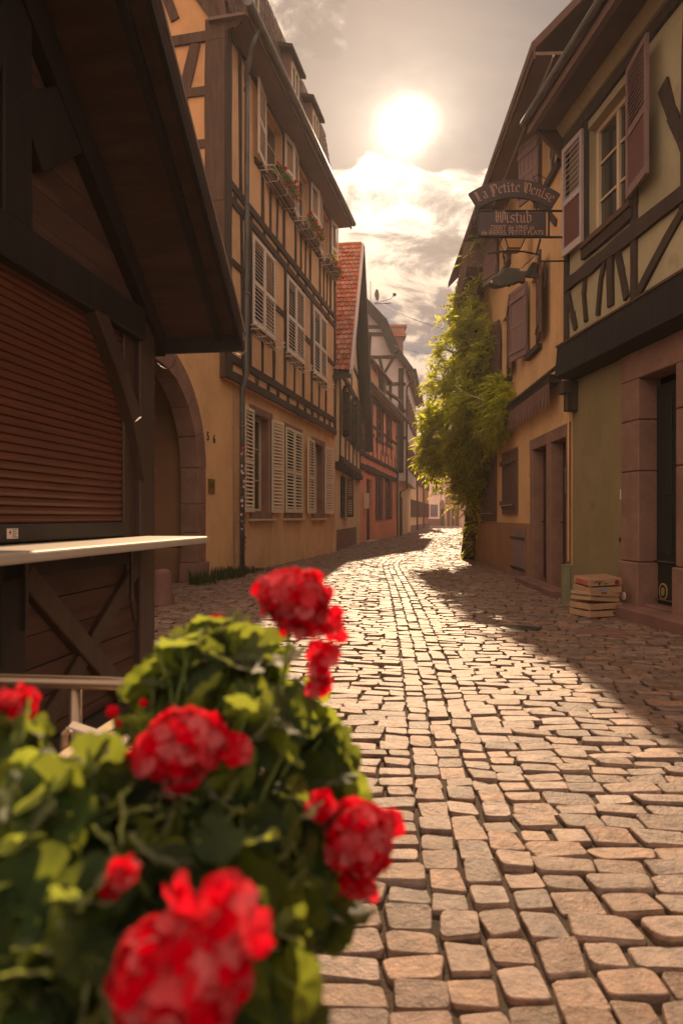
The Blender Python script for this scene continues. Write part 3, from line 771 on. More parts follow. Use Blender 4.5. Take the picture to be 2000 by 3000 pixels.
for sgn in (1, -1):
    z_ = -.05
    b = F.mb()
    for hh in (.42, .55, .52, .66):
        a, c = (oy + ri, oy + ri + ow) if sgn > 0 else (oy - ri - ow, oy - ri)
        e = .05 if z_ < 0 else 0
        b.box(a - (e if sgn > 0 else 0), c + e, -.31, .03 + e, z_, z_ + hh - .008); z_ += hh
    b.build('jamb', 'sandstone', gw, bevel=.01)
b = F.mb(); # passage behind
b.quad((oy + ri + .25, -.32, -.04), (oy + ri + .25, -7, -.04), (oy + ri + .25, -7, 4.4), (oy + ri + .25, -.32, 4.4))
b.quad((oy - ri - .25, -.32, -.04), (oy - ri - .25, -7, -.04), (oy - ri - .25, -7, 4.4), (oy - ri - .25, -.32, 4.4))
b.quad((oy - ri - .25, -7, -.04), (oy + ri + .25, -7, -.04), (oy + ri + .25, -7, 4.4), (oy - ri - .25, -7, 4.4))
b.quad((oy - ri - .25, -.32, 4.4), (oy + ri + .25, -.32, 4.4), (oy + ri + .25, -7, 4.4), (oy - ri - .25, -7, 4.4))
b.build('passage_wall', 'plinth_brown', gw, recalc=False)
b = F.mb(); 
for k in range(8): b.box(oy - ri + .05 + k * .33, oy - ri + .37 + k * .33, -1.5, -1.44, 0, 1.9)
b.box(oy - ri, oy + ri + .2, -1.44, -1.40, 1.55, 1.67); b.box(oy - ri, oy + ri + .2, -1.44, -1.40, .35, .47)
b.build('plank_gate', 'timber_black', gw)
def text(s, T, size, m, name, parent, depth=.004, align='CENTER'):
    cu = bpy.data.curves.new(name, 'FONT'); cu.body = s; cu.size = size; cu.extrude = depth; cu.align_x = align
    ob = bpy.data.objects.new(name, cu); COL.objects.link(ob)
    dg = bpy.context.evaluated_depsgraph_get(); me = bpy.data.meshes.new_from_object(ob.evaluated_get(dg))
    bpy.data.objects.remove(ob)
    b = MB(T)
    for v in me.vertices: b.p(*v.co)
    for p in me.polygons: b.face(tuple(p.vertices))
    return b.build(name, m, parent, recalc=False)
for ch, px, py in (('5', 611, 1290), ('6', 629, 1298)):
    yy, zz_ = F.at(px, py, .02)
    text(ch, lambda x, y, z, yy=yy, zz_=zz_: F.T(yy + x, .012 + z, zz_ + y), .24, 'iron', 'house_number', gw)
ya, yb_ = F.Y(609), F.Y(628)
b = F.mb(); b.box(ya, yb_, 0, .015, F.z(618, 1447), F.z(618, 1403)); pl = b.build('name_plate', 'plate_brass', gw, bevel=.003)
b = F.mb(); b.box(ya + .06, yb_ - .06, .015, .017, F.z(618, 1428), F.z(618, 1424)); b.box(ya + .06, yb_ - .06, .015, .017, F.z(618, 1420), F.z(618, 1416)); b.build('engraving', 'iron', pl)
# guard stone
b = MB(); X, Y, _ = F.T(oy + ri - .55, .18, 0)
X, Y = (476 - 1000) / FP * 9.35, 9.35
rg = [(.16, 0), (.165, .10), (.13, .2), (.12, .42), (.10, .47), (.05, .49)]
prev = None
for r_, z_ in rg:
    ring = [b.p(X + r_ * cos(2 * pi * k / 10) * (1 + U(-.05, .05)), Y + r_ * sin(2 * pi * k / 10), z_) for k in range(10)]
    if prev:
        for k in range(10): b.face((prev[k], prev[(k + 1) % 10], ring[(k + 1) % 10], ring[k]))
    prev = ring
b.face(prev)
tag(b.build('guard_stone', 'sandstone_dark', smooth=True), 'worn reddish guard stone standing on the cobbles in front of the gateway arch', 'guard stone')

# ---------------------------------------------------- narrow house with the red tiled gable roof
F = FL3; Ya, Yb = 23.15, 31.0
h = thing('narrow_house', F.T(27, -1, 0), 'narrow cream half-timbered house with steep red tiled gable roof, between ochre house and salmon house', 'house')
hg = [(F.Y(997), F.Y(1013), 1.2, 3.05 - .3)]
wall(F, Ya, Yb, -.1, 3.1, hg, .18, 'wall', 'plaster_cream', h)
b = F.mb(); b.box(F.Y(986), Yb + .02, 0, .04, -.1, .75); b.build('plinth', 'sandstone_dark', h)
FU3 = Fr(F.X0 + .22, F.a, 1)
b = FU3.mb()
b.poly([(Ya, 0, 3.1), (Yb, 0, 3.1), (Yb, 0, 6.3), (27.1, 0, 11.7), (Ya, 0, 6.3)])
b.poly([(Ya, -8, 0), (Yb, -8, 0), (Yb, -8, 6.3), (27.1, -8, 11.7), (Ya, -8, 6.3)])
b.quad((Ya, 0, 3.1), (Ya, -8, 3.1), (Ya, -8, 6.4), (Ya, 0, 6.4)); b.quad((Yb, 0, -.1), (Yb, -8, -.1), (Yb, -8, 6.4), (Yb, 0, 6.4))
b.quad((Ya, -.2, -.1), (Ya, -8, -.1), (Ya, -8, 3.1), (Ya, -.2, 3.1)); b.quad((Ya, 0, 3.1), (Yb, 0, 3.1), (Yb, -.3, 3.1), (Ya, -.3, 3.1))
b.build('wall', 'plaster_cream', h, recalc=False)
t = FU3.mb()
for z_ in (3.2, 6.2): t.beam((Ya, z_), (Yb, z_), .22, -.02, .06, .01)
for yy in (23.3, 24.9, 26.2, 27.6, 29.2, 30.8): t.beam((yy, 3.2), (yy + .05, 6.2), .15, -.02, .04, .01)
t.beam((Ya + .7, 7.3), (Yb - .7, 7.3), .16, -.02, .04, .01); t.beam((27.1, 6.3), (27.1, 11.3), .16, -.02, .04, .01); t.beam((25, 8.9), (29.1, 8.9), .14, -.02, .04, .01)
t.beam((23.4, 6.3), (25.0, 8.8), .14, -.02, .04, .01)
for k in range(9): t.box(23.35 + k * .93, 23.50 + k * .93, -.25, .12, 2.88, 3.1)
t.beam((23.2, 0.0), (23.2, 3.1), .2, -.3, -.16, .01)
t.build('timber_frame', 'timber_dark', h)
w_ = window(F, h, *hg[0], .12, 'timber_dark', 2, 3)
a, c = hg[0][:2]
shutter(F, w_, a - .02, (a + c) / 2, 1.2, 2.75, 'shutter_black', o=.03); shutter(F, w_, (a + c) / 2 + .01, c + .05, 1.2, 2.75, 'shutter_black', o=.03, swing=.35, hinge=1)
for (a, c) in ((24.0, 25.1), (26.6, 27.9), (29.0, 30.2)):
    w_ = window(FU3, h, a, c, 4.1, 5.7, .02, 'timber_dark', 2, 2)
    shutter(FU3, w_, a - .55, a, 4.0, 5.8, 'shutter_black', o=.04, swing=.5, hinge=1); shutter(FU3, w_, c, c + .55, 4.0, 5.8, 'shutter_black', o=.04, swing=.35, hinge=0)
# roof: near slope tiled, far slope, verges
o0 = .42
Zr, Yr = 11.95, 27.1
def sl3(Ye, ze, thick, m, name, oa, ob):
    b = FU3.mb(); b.hexa([(Ye, oa, ze - thick), (Yr, oa, Zr - thick), (Yr, oa, Zr), (Ye, oa, ze), (Ye, ob, ze - thick), (Yr, ob, Zr - thick), (Yr, ob, Zr), (Ye, ob, ze)])
    return b.build(name, m, h)
sl3(Ya - .35, 6.05, .12, 'timber_dark', 'roof', -8.2, o0); sl3(Yb + .5, 5.7, .16, 'timber_black', 'roof', -8.2, o0 + .05)
A_ = Vector(FU3.T(Ya - .38, o0, 6.04)); B_ = Vector(FU3.T(Yr, o0, Zr + .02)); un = -Vector((FU3.n[0], FU3.n[1], 0)); vv = B_ - A_
nn = un.cross(vv.normalized()); nn = nn if nn.z > 0 else -nn
tiles(A_, un, vv, nn, 3.2, vv.length + .05, 'tile_red', 'roof_tiles', h, tw=.165, th=.26, drop=.07, sc=.09, thk=.035)
b = FU3.mb(); b.tube([(Yr, o0, Zr + .06), (Yr, -8, Zr + .06)], .11, 8); b.build('ridge_tiles', 'tile_red', h)
b = FU3.mb(); b.hexa([(Ya - .4, o0 - .02, 5.86), (Yr, o0 - .02, Zr - .2), (Yr, o0 - .02, Zr + .1), (Ya - .4, o0 - .02, 6.12), (Ya - .4, o0 + .09, 5.86), (Yr, o0 + .09, Zr - .2), (Yr, o0 + .09, Zr + .1), (Ya - .4, o0 + .09, 6.12)]); b.build('verge_board', 'plaster_lavender', h)
b = FU3.mb(); b.hexa([(Yb + .5, o0 - .3, 4.2), (Yr, o0 + .04, Zr - .45), (Yr, o0 + .04, Zr), (Yb + .5, o0 - .3, 5.7), (Yb + .5, o0 + .12, 4.2), (Yr, o0 + .12, Zr - .45), (Yr, o0 + .12, Zr), (Yb + .5, o0 + .12, 5.7)]); b.build('barge_board', 'timber_black', h)
b = FU3.mb(); b.box(Ya - .5, Ya - .36, -3, o0 + .05, 5.82, 5.94); b.build('gutter', 'iron', h)

# ---------------------------------------------------- salmon house
F = FL4; Ya, Yb = 31.0, 43.0
h = thing('salmon_house', F.T(37, -1, 0), 'low salmon-coloured half-timbered house with dark red louvred shutters and a dormer', 'house')
def PX(x, y): return (900 + x / 2.613, 800 + y / 2.613)
g_h = []
for (x0, x1, yt, yb2) in ((452, 497, 1575, 2036), (521, 571, 1550, 1885), (593, 640, 1565, 1875)):
    a, c = F.Y(PX(x0, 0)[0]), F.Y(PX(x1, 0)[0]); g_h.append((a, c, F.z(*PX((x0 + x1) / 2, yb2)), F.z(*PX((x0 + x1) / 2, yt))))
g_h[0] = (g_h[0][0], g_h[0][1], 0.05, g_h[0][3])
u_h = []
for (x0, x1, yt, yb2) in ((452, 493, 935, 1210), (532, 573, 1000, 1275), (604, 638, 1050, 1310)):
    a, c = F.Y(PX(x0, 0)[0]), F.Y(PX(x1, 0)[0]); u_h.append((a, c, F.z(*PX((x0 + x1) / 2, yb2)), F.z(*PX((x0 + x1) / 2, yt))))
wall(F, Ya, Yb, -.1, 7.4, g_h + u_h, .2, 'wall', 'plaster_salmon', h)
b = F.mb(); b.quad((Ya, 0, -.1), (Ya, -8, -.1), (Ya, -8, 7.4), (Ya, 0, 7.4)); b.quad((Yb, 0, -.1), (Yb, -8, -.1), (Yb, -8, 7.4), (Yb, 0, 7.4)); b.build('side_wall', 'plaster_salmon', h, recalc=False)
b = F.mb()
b.box(F.Y(1094), Yb, 0, .05, -.1, F.z(1120, 1530)); b.build('plinth', 'plaster_salmon', h)
t = F.mb()
zb = F.z(*PX(550, 1440)); zb2 = F.z(*PX(550, 1392))
t.beam((Ya, 3.62), (Yb, 3.50), .24, -.02, .12, .02); t.beam((Ya, 4.25), (Yb, 4.1), .18, -.02, .08, .02); t.beam((Ya, 7.2), (Yb, 7.2), .2, -.02, .06, .01)
for i, q in enumerate(u_h):
    t.beam((q[0] - .4, q[2] - .12), (q[1] + .4, q[2] - .12), .18, -.02, .06, .01)
    for yy in (q[0] - .08, q[1] + .08): t.beam((yy, q[2] - .8), (yy, 7.1), .14, -.02, .045, .01)
t.beam((Ya, 5.9), (Yb, 5.8), .16, -.02, .04, .01)
for k in range(10): t.beam((Ya + .6 + k * 1.2, 4.2), (Ya + .6 + k * 1.2, 4.9), .09, -.02, .03, .01)
t.build('timber_frame', 'timber_dark', h)
for i, q in enumerate(g_h + u_h):
    if i == 0:
        b = F.mb(); b.box(q[0], q[1], -.2, -.15, q[2], q[3] - .4); b.box(q[0], q[1], -.18, -.12, q[3] - .4, q[3] - .34); d = b.build('door', 'door_dark', h)
        b = F.mb(); b.box(q[0], q[1], -.2, -.17, q[3] - .34, q[3]); b.build('transom', 'glass', d)
        b = F.mb(); b.box(q[0] - .1, q[1] + .1, -.1, .25, -.06, .05); b.build('step', 'sill_stone', d); continue
    w_ = window(F, h, *q, .15, 'timber_dark', 2, 2)
    m_ = (q[0] + q[1]) / 2
    shutter(F, w_, q[0] - .03, m_ - .01, q[2] - .03, q[3], 'shutter_red', o=.03, st=.06, pitch=.08); shutter(F, w_, m_ + .01, q[1] + .03, q[2] - .03, q[3], 'shutter_red', o=.03, st=.06, pitch=.08)
ya, yb_ = F.Y(PX(445, 0)[0]), F.Y(PX(512, 0)[0])
b = F.mb(); b.box(ya, yb_, .02, .10, F.z(*PX(478, 1535)), F.z(*PX(478, 1480))); s_ = b.build('sign_board', 'timber_brown', h, bevel=.01)
b = F.mb()
for k in range(9): b.box(ya + .25 + k * (yb_ - ya - .5) / 9, ya + .25 + (k + .6) * (yb_ - ya - .5) / 9, .10, .108, F.z(*PX(478, 1515)), F.z(*PX(478, 1498)))
b.build('sign_writing', 'gold', s_)
b = F.mb(); b.box(F.Y(1063), F.Y(1068), .03, .22, F.z(1066, 1490), F.z(1066, 1445)); b.build('menu_case', 'plate_white', h, bevel=.01)
# eave and roof
b = F.mb(); b.box(Ya - .1, Yb + .5, -.1, .55, 7.30, 7.36); b.build('soffit', 'timber_brown', h)
for k, (oo, zz2) in enumerate(((.62, 7.42), (.50, 7.30), (.38, 7.22))):
    b = F.mb(); b.tube([(Ya, oo, zz2), (Yb + .6, oo, zz2)], .07, 8); b.build('gutter' if k == 0 else 'eave_moulding', 'soffit_mauve' if k else 'zinc', h)
b = F.mb(); b.hexa([(Ya, .55, 7.35), (Yb + .3, .55, 7.35), (Yb + .3, -4.5, 12.9), (Ya, -4.5, 12.9), (Ya, .55, 7.47), (Yb + .3, .55, 7.47), (Yb + .3, -4.5, 13.0), (Ya, -4.5, 13.0)])
b.hexa([(Ya, -9, 7.35), (Yb + .3, -9, 7.35), (Yb + .3, -4.5, 12.9), (Ya, -4.5, 12.9), (Ya, -9.1, 7.47), (Yb + .3, -9.1, 7.47), (Yb + .3, -4.5, 13.0), (Ya, -4.5, 13.0)]); b.build('roof', 'tile_brown', h)
P0 = Vector(F.T(Ya, .58, 7.45)); vv = Vector(F.T(Ya, -4.5, 13.0)) - P0; uu = Vector((F.a, 1, 0)); nn = uu.normalized().cross(vv.normalized()); nn = nn if nn.z > 0 else -nn
tiles(P0, uu, vv, nn, 12.5, 3.0, 'tile_brown', 'roof_tiles', h, tw=.3, th=.3, drop=.03)
# long dormer
b = F.mb(); b.box(31.3, 40.2, -2.6, -.15, 7.6, 9.35); d = b.build('dormer', 'plaster_peach', h)
b = F.mb(); b.hexa([(30.9, .25, 9.0), (40.9, .25, 9.0), (40.9, -3.0, 10.6), (30.9, -3.0, 10.6), (30.9, .25, 9.12), (40.9, .25, 9.12), (40.9, -3.0, 10.75), (30.9, -3.0, 10.75)]); b.build('dormer_roof', 'tile_brown', d)
for (a, c) in ((33.2, 34.6), (38.2, 39.6)):
    b = F.mb(); b.box(a, c, -.14, -.08, 7.9, 9.1); b.build('window_frame', 'shutter_black', d)
    b = F.mb(); b.box(a - .55, a, -.1, .12, 7.9, 9.1); b.build('dormer_shutter', 'shutter_black', d)
b = F.mb(); b.hexa([(40.3, .55, 8.1), (41.9, .55, 8.1), (41.9, -1.2, 9.3), (40.3, -1.2, 9.3), (40.3, .55, 8.25), (41.9, .55, 8.25), (41.9, -1.2, 9.45), (40.3, -1.2, 9.45)]); b.build('canopy_roof', 'tile_brown', h)
b = F.mb(); b.tube([(Yb - .1, .62, 7.4), (Yb - .1, .12, 6.9), (Yb - .1, .10, 0)], .06, 8); b.build('downpipe', 'zinc', h)

# ---------------------------------------------------- tall gabled house behind the salmon one
F = FL5; Ya, Yb = 43.1, 56.0
h = thing('gabled_house', F.T(49, -1, 0), 'tall pale house with dark half-timbered gable and hipped roof rising behind the salmon house', 'house')
sec = [(4.58, 10.45), (3.75, 11.6), (2.9, 13.56), (1.1, 15.45), (-2.2, 18.4), (-5, 15.4), (-6.8, 13.5), (-8.2, 10.4)]
def T5(s, o, z):       # cross-section in x (s), o along the house depth
    return (s + F.a * o, 43.1 + o, z)
b = MB(T5)
inn = [(4.05, 3.5), (4.05, 10.6), (3.45, 11.4), (2.6, 13.3), (.95, 15.1), (-2.2, 17.9), (-4.8, 15.0), (-6.4, 13.2), (-7.4, 10.6), (-7.4, 3.5)]
b.poly([(x, 0, z) for x, z in inn]); b.poly([(x, 13, z) for x, z in inn])
b.quad((4.05, 0, 3.5), (4.05, 13, 3.5), (4.05, 13, 10.6), (4.05, 0, 10.6))
b.quad((4.05, 0, 3.5), (4.05, 13, 3.5), (3.6, 13, 3.5), (3.6, 0, 3.5))
b.build('wall', 'plaster_lavender', h, recalc=False)
b = MB(T5); b.box(-7.3, 3.62, .02, 13, -.1, 3.52); b.build('ground_floor', 'plaster_cream', h)
t = MB(T5)
def tb(a, c, w, o=-.05): t.beam(a, c, w, o - .0, .03, .02)
def B5(a, c, w, d0=-.06): t.beam(a, c, w, d0, .05, .02)
for z_ in (13.2, 12.75): B5((-5.5, z_), (2.85, z_), .22)
for z_ in (11.3, 9.6, 7.9, 6.2): B5((-7.4, z_), (3.45 if z_ > 11 else 4.05, z_), .2)
for x_ in (-5.5, -3.4, 1.7): B5((x_, 9.7), (x_ + .1, 12.7), .2)
for x_ in (-6, -3.5, -1, 1.5, 3.0): B5((x_, 3.6), (x_ + .1, 9.6), .2)
B5((.2, 9.7), (1.1, 12.7), .2); B5((2.4, 11.3), (2.75, 9.6), .2); B5((3.75, 4), (3.75, 10.6), .35); B5((2.3, 9.6), (3.3, 11.3), .18)
t.build('gable_timber', 'timber_dark', h)
# thick dark barge / roof slabs
b = MB(T5)
for (p, q) in zip(sec, sec[1:]):
    dx, dz = q[0] - p[0], q[1] - p[1]; l = sqrt(dx * dx + dz * dz); nx2, nz2 = -dz / l * .42, dx / l * .42
    if nz2 > 0: nx2, nz2 = -nx2, -nz2
    b.hexa([(p[0], -.45, p[1]), (q[0], -.45, q[1]), (q[0] + nx2, -.45, q[1] + nz2), (p[0] + nx2, -.45, p[1] + nz2),
            (p[0], 13.4, p[1]), (q[0], 13.4, q[1]), (q[0] + nx2, 13.4, q[1] + nz2), (p[0] + nx2, 13.4, p[1] + nz2)])
b.build('roof', 'tile_brown', h)
b = MB(T5)
for (p, q, wd) in ((sec[0], sec[1], .35), (sec[1], sec[2], .6), (sec[2], sec[3], .6), (sec[3], sec[4], .6)):
    dx, dz = q[0] - p[0], q[1] - p[1]; l = sqrt(dx * dx + dz * dz); nx2, nz2 = dz / l * wd, -dx / l * wd
    if nz2 > 0: nx2, nz2 = -nx2, -nz2
    b.hexa([(p[0], -.6, p[1]), (q[0], -.6, q[1]), (q[0] + nx2, -.6, q[1] + nz2), (p[0] + nx2, -.6, p[1] + nz2),
            (p[0], -.44, p[1]), (q[0], -.44, q[1]), (q[0] + nx2, -.44, q[1] + nz2), (p[0] + nx2, -.44, p[1] + nz2)])
b.build('barge_board', 'timber_black', h)
b = MB(T5); b.box(4.0, 4.5, -.35, 13.2, 10.35, 10.5); b.build('soffit', 'plaster_lavender', h)
b = MB(T5); b.tube([(4.66, -.5, 10.4), (4.66, 13.3, 10.4)], .09, 8); b.build('gutter', 'iron', h)
b = MB(T5); b.tube([(4.66, -.4, 10.4), (4.62, -.3, 10.0), (4.15, -.1, 9.4), (4.12, -.05, 9.2), (4.12, -.05, 3.0), (3.72, -.05, 2.8), (3.72, -.05, 0)], .06, 8); b.build('downpipe', 'iron', h)
for k in range(4):      # street windows seen edge-on
    for (za, zb3) in ((4.4, 6.0), (7.4, 9.0)):
        b = MB(T5); y_ = 1.2 + k * 3.1; b.box(4.05, 4.12, y_, y_ + .9, za, zb3); w_ = b.build('window', 'timber_dark', h)
        b = MB(T5); b.box(4.05, 4.18, y_ - .6, y_, za, zb3); b.build('shutter', 'shutter_red', w_); b = MB(T5); b.box(4.05, 4.18, y_ + .9, y_ + 1.5, za, zb3); b.build('shutter', 'shutter_red', w_)
b = MB(T5); b.box(3.62, 3.68, 1.0, 2.4, 0, 2.5); b.build('door', 'timber_brown', h)
# chimney
ch_ = MB(); ch_.box(3.55, 4.35, 48.2, 49.2, 12.0, 14.0)
c0 = ch_.build('chimney', 'sandstone_dark', h)
b = MB(); b.box(3.4, 4.55, 48.05, 49.4, 13.95, 14.15); b.box(3.5, 4.45, 48.15, 49.3, 14.15, 14.6); b.box(3.35, 4.6, 48.0, 49.5, 14.6, 14.75); b.build('chimney_cap', 'tile_red', c0)

# ---------------------------------------------------- farther houses of the left row
F = FL6
for (Ya, Yb, m, zt, lab, rf, shm) in ((56.1, 63.2, 'plaster_cream', 9.2, 'far cream house with narrow street front, next after the tall gabled house', 'tile_brown', 'shutter_brown'),
                             (63.3, 71.0, 'plaster_peach', 8.3, 'far peach house with dark downpipe, middle of the last three in the left row', 'tile_red', 'shutter_brown'),
                             (71.1, 80.0, 'plaster_rust', 7.8, 'rust-coloured corner house at the far end of the left row', 'tile_brown', 'shutter_red')):
    h = thing('row_house', F.T((Ya + Yb) / 2, -1, 0), lab, 'house', 'far houses of the left row')
    b = F.mb(); b.box(Ya, Yb, -9, 0, -.1, zt); b.prism([], 0, 0) if False else None
    b.build('wall', m, h)
    b = F.mb(); b.hexa([(Ya - .1, .5, zt - .15), (Yb + .1, .5, zt - .15), (Yb + .1, -4.5, zt + 3.6), (Ya - .1, -4.5, zt + 3.6), (Ya - .1, .5, zt + .05), (Yb + .1, .5, zt + .05), (Yb + .1, -4.5, zt + 3.8), (Ya - .1, -4.5, zt + 3.8)])
    b.hexa([(Ya - .1, -9.4, zt - .15), (Yb + .1, -9.4, zt - .15), (Yb + .1, -4.5, zt + 3.6), (Ya - .1, -4.5, zt + 3.6), (Ya - .1, -9.4, zt + .05), (Yb + .1, -9.4, zt + .05), (Yb + .1, -4.5, zt + 3.8), (Ya - .1, -4.5, zt + 3.8)])
    b.build('roof', rf, h)
    b = F.mb(); b.poly([(Ya, 0, zt), (Ya, -9, zt), (Ya, -4.5, zt + 3.6)]); b.poly([(Yb, 0, zt), (Yb, -9, zt), (Yb, -4.5, zt + 3.6)]); b.build('gable_wall', m, h, recalc=False)
    n = 3; st_ = (Yb - Ya) / n
    for k in range(n):
        yc = Ya + st_ * (k + .5)
        for (za, zb3) in ((1.2, 2.7), (4.2, 5.7)) if zt < 9 else ((1.2, 2.7), (4.0, 5.4), (6.8, 8.0)):
            b = F.mb(); b.box(yc - .45, yc + .45, .01, .05, za, zb3); w_ = b.build('window', 'shutter_black', h)
            b = F.mb(); b.box(yc - 1.0, yc - .46, .01, .12, za, zb3); b.build('shutter', shm, w_); b = F.mb(); b.box(yc + .46, yc + 1.0, .01, .12, za, zb3); b.build('shutter', shm, w_)
    b = F.mb(); b.tube([(Ya + .2, .5, zt), (Ya + .2, .1, zt - .6), (Ya + .2, .1, 0)], .07, 6); b.build('downpipe', 'iron', h)
    b = F.mb(); b.box(Ya, Yb, .005, .05, -.1, .5); b.build('plinth', 'sandstone_dark', h)
b = MB(); b.box(9.0, 9.8, 72, 73, 7, 11.9); 
tag(b.build('chimney_stack', 'sandstone_dark'), 'dark square chimney stack rising above the far roofs beside the vine', 'chimney')

# ---------------------------------------------------- houses on the square at the end
Yf = 95.0
def TFar(s, o, z): return (s, Yf - o, z)
Fx = type('Q', (), {})()
def far_house(name, x0, x1, zt, m, lab, x_arch=None):
    h = thing(name, ((x0 + x1) / 2, Yf + 2, 0), lab, 'house')
    b = MB(TFar); b.box(x0, x1, -8, 0, -.1, zt); b.build('wall', m, h)
    b = MB(TFar); b.hexa([(x0 - .3, .5, zt - .1), (x1 + .3, .5, zt - .1), (x1 + .3, -4, zt + 4.4), (x0 - .3, -4, zt + 4.4), (x0 - .3, .5, zt + .12), (x1 + .3, .5, zt + .12), (x1 + .3, -4, zt + 4.6), (x0 - .3, -4, zt + 4.6)]); b.build('roof', 'tile_brown', h)
    return h
FAR = lambda px: (px - 1000) / FP * Yf
zf = lambda py: CH + (HZ - py) / FP * Yf
h = far_house('pink_house', FAR(1240), FAR(1303), 11.5, 'plaster_pink', 'pale pink half-timbered house with arched doorway at the far end of the lane')
t = MB(TFar)
for z_ in (zf(1415), zf(1397), zf(1355)): t.beam((FAR(1240), z_), (FAR(1303), z_), .17, -.02, .06)
for k in range(14): 
    x_ = FAR(1257) + k * .16 * 1.0; t.beam((x_, zf(1415)), (x_ + (.2 if k % 3 else -.2), zf(1397)), .07, -.02, .05)
for k in range(7): t.beam((FAR(1240) + k * .48, zf(1397)), (FAR(1240) + k * .48, 11.3), .12, -.02, .05)
t.build('timber_frame', 'timber_brown', h)
for (xa, xb, ya_, yb2, nm) in ((1260, 1281, 1478, 1514, 'window'), (1265, 1277, 1425, 1450, 'window'), (1286, 1296, 1425, 1448, 'window'), (1263, 1275, 1365, 1394, 'window'), (1283, 1294, 1365, 1394, 'window')):
    b = MB(TFar); b.box(FAR(xa), FAR(xb), .01, .09, zf(yb2), zf(ya_)); w_ = b.build(nm, 'shutter_mauve', h)
    b = MB(TFar); n = 4 if xb - xa > 15 else 2
    for k in range(n): b.box(FAR(xa) + (FAR(xb) - FAR(xa)) * (k + .15) / n, FAR(xa) + (FAR(xb) - FAR(xa)) * (k + .85) / n, .09, .10, zf(yb2) + .12, zf(ya_) - .12)
    b.build('pane', 'glass', w_)
b = MB(TFar); cx_ = FAR(1294.5); r_ = .30
b.prism([(cx_ - .34, 0)] + [(cx_ + .34 * cos(a), zf(1482) + .85 * sin(a)) for a in [pi - pi * k / 10 for k in range(11)]] + [(cx_ + .34, 0)], .01, .06); sr = b.build('arch_surround', 'sandstone', h)
b = MB(TFar); b.box(cx_ - .22, cx_ + .22, .06, .10, 0, zf(1490)); b.build('door', 'door_dark', sr)
b = MB(TFar); b.box(FAR(1240), FAR(1303), .0, .05, -.1, zf(1520)); b.build('plinth', 'sandstone_dark', h)
h = far_house('corner_house', FAR(1304), FAR(1420), 9.0, 'plaster_peach', 'pale house with shopfront doors right of the pink house at the end of the lane')
t = MB(TFar)
for z_ in (zf(1475), zf(1455), zf(1415)): t.beam((FAR(1304), z_), (FAR(1420), z_), .17, -.02, .06)
for k in range(22): t.beam((FAR(1304) + k * .25, zf(1475)), (FAR(1304) + k * .25, zf(1456)), .09, -.02, .05)
t.build('timber_frame', 'timber_brown', h)
for (xa, xb) in ((1309, 1317), (1322, 1329), (1333, 1343)):
    b = MB(TFar); b.box(FAR(xa) - .05, FAR(xb) + .05, .0, .06, 0, zf(1486)); q = b.build('door_surround', 'sandstone', h)
    b = MB(TFar); b.box(FAR(xa), FAR(xb), .06, .09, 0, zf(1490)); b.build('door', 'timber_brown', q)
# satellite dish and aerial on the gable roof
b = MB(); Y = 43.3; X = (1085 - 1000) / FP * Y; zb = CH + (HZ - 893) / FP * Y
an = thing('satellite_dish', (X, Y, zb), 'grey satellite dish and aerial mast on the gable roof edge against the sky', 'satellite dish')
b.tube([(X, Y, zb - .4), (X, Y, zb + 1.5)], .022, 6); b.tube([(X - .3, Y, zb + .1), (X - .3, Y, zb + 1.1)], .018, 6); b.build('mast', 'iron', an)
b = MB(); cx, cz = X + .25, zb + .55
prev = None
for r_, q in ((.02, 0), (.16, .03), (.34, .08), (.38, .11)):
    ring = [b.p(cx + q * 1.5 + r_ * .35 * cos(2 * pi * k / 16), Y - .2 + r_ * .6 * cos(2 * pi * k / 16), cz + r_ * sin(2 * pi * k / 16)) for k in range(16)]
    if prev:
        for k in range(16): b.face((prev[k], prev[(k + 1) % 16], ring[(k + 1) % 16], ring[k]))
    prev = ring
b.build('dish', 'zinc', an, recalc=False)
b = MB(); b.tube([(cx, Y, cz - .45), (cx + 1.0, Y - .2, cz - .25), (cx + 1.25, Y - .2, cz)], .02, 6); b.tube([(cx, Y, cz - .5), (cx + 1.0, Y - .2, cz - .5)], .025, 6); b.box(cx + 1.15, cx + 1.35, Y - .3, Y - .1, cz - .05, cz + .1); b.build('feed_arm', 'iron', an)
# ================================================================== RIGHT SIDE
# ---------------------------------------------------- yellow tavern house
F = FR2; Ya, Yb = 10.10, 20.3
def P6(x, y): return (1300 + x / 2.24, 900 + y / 2.24)
h = thing('tavern_house', F.T(14, -1, 0), 'yellow plastered tavern house with brown plank shutters and twin sandstone doorways', 'house')
dA, dB, dC, dD, dE, dF = 12.65, 12.42, 11.50, 11.18, 10.36, 10.15     # frame, opening, mullion, opening, frame
gh = [(dC, dB, .12, 2.42), (dE, dD, .12, 2.42)]
wins1 = [(13.72, 15.10, 1.28, 2.62), (15.95, 18.0, 1.12, 2.72)]
f1 = [(11.93, 12.66, 4.28, 5.55), (14.36, 15.30, 4.22, 5.60)]
f2 = [(10.95, 11.80, 6.85, 7.85), (14.75, 15.6, 6.7, 7.7)]
wall(F, Ya, Yb, -.1, 8.1, [(dF, dA, -.1, 2.62)] + wins1 + f1 + f2, .22, 'wall', 'plaster_yellow', h)
b = F.mb(); b.quad((Ya, 0, -.1), (Ya, -9, -.1), (Ya, -9, 8.1), (Ya, 0, 8.1)); b.poly([(Ya, 0, 8.1), (Ya, -9, 8.1), (Ya, -4.5, 13)]); b.poly([(Yb, 0, 8.1), (Yb, -9, 8.1), (Yb, -4.5, 13)]); b.quad((Yb, 0, -.1), (Yb, -9, -.1), (Yb, -9, 8.1), (Yb, 0, 8.1)); b.build('side_wall', 'plaster_yellow', h, recalc=False)
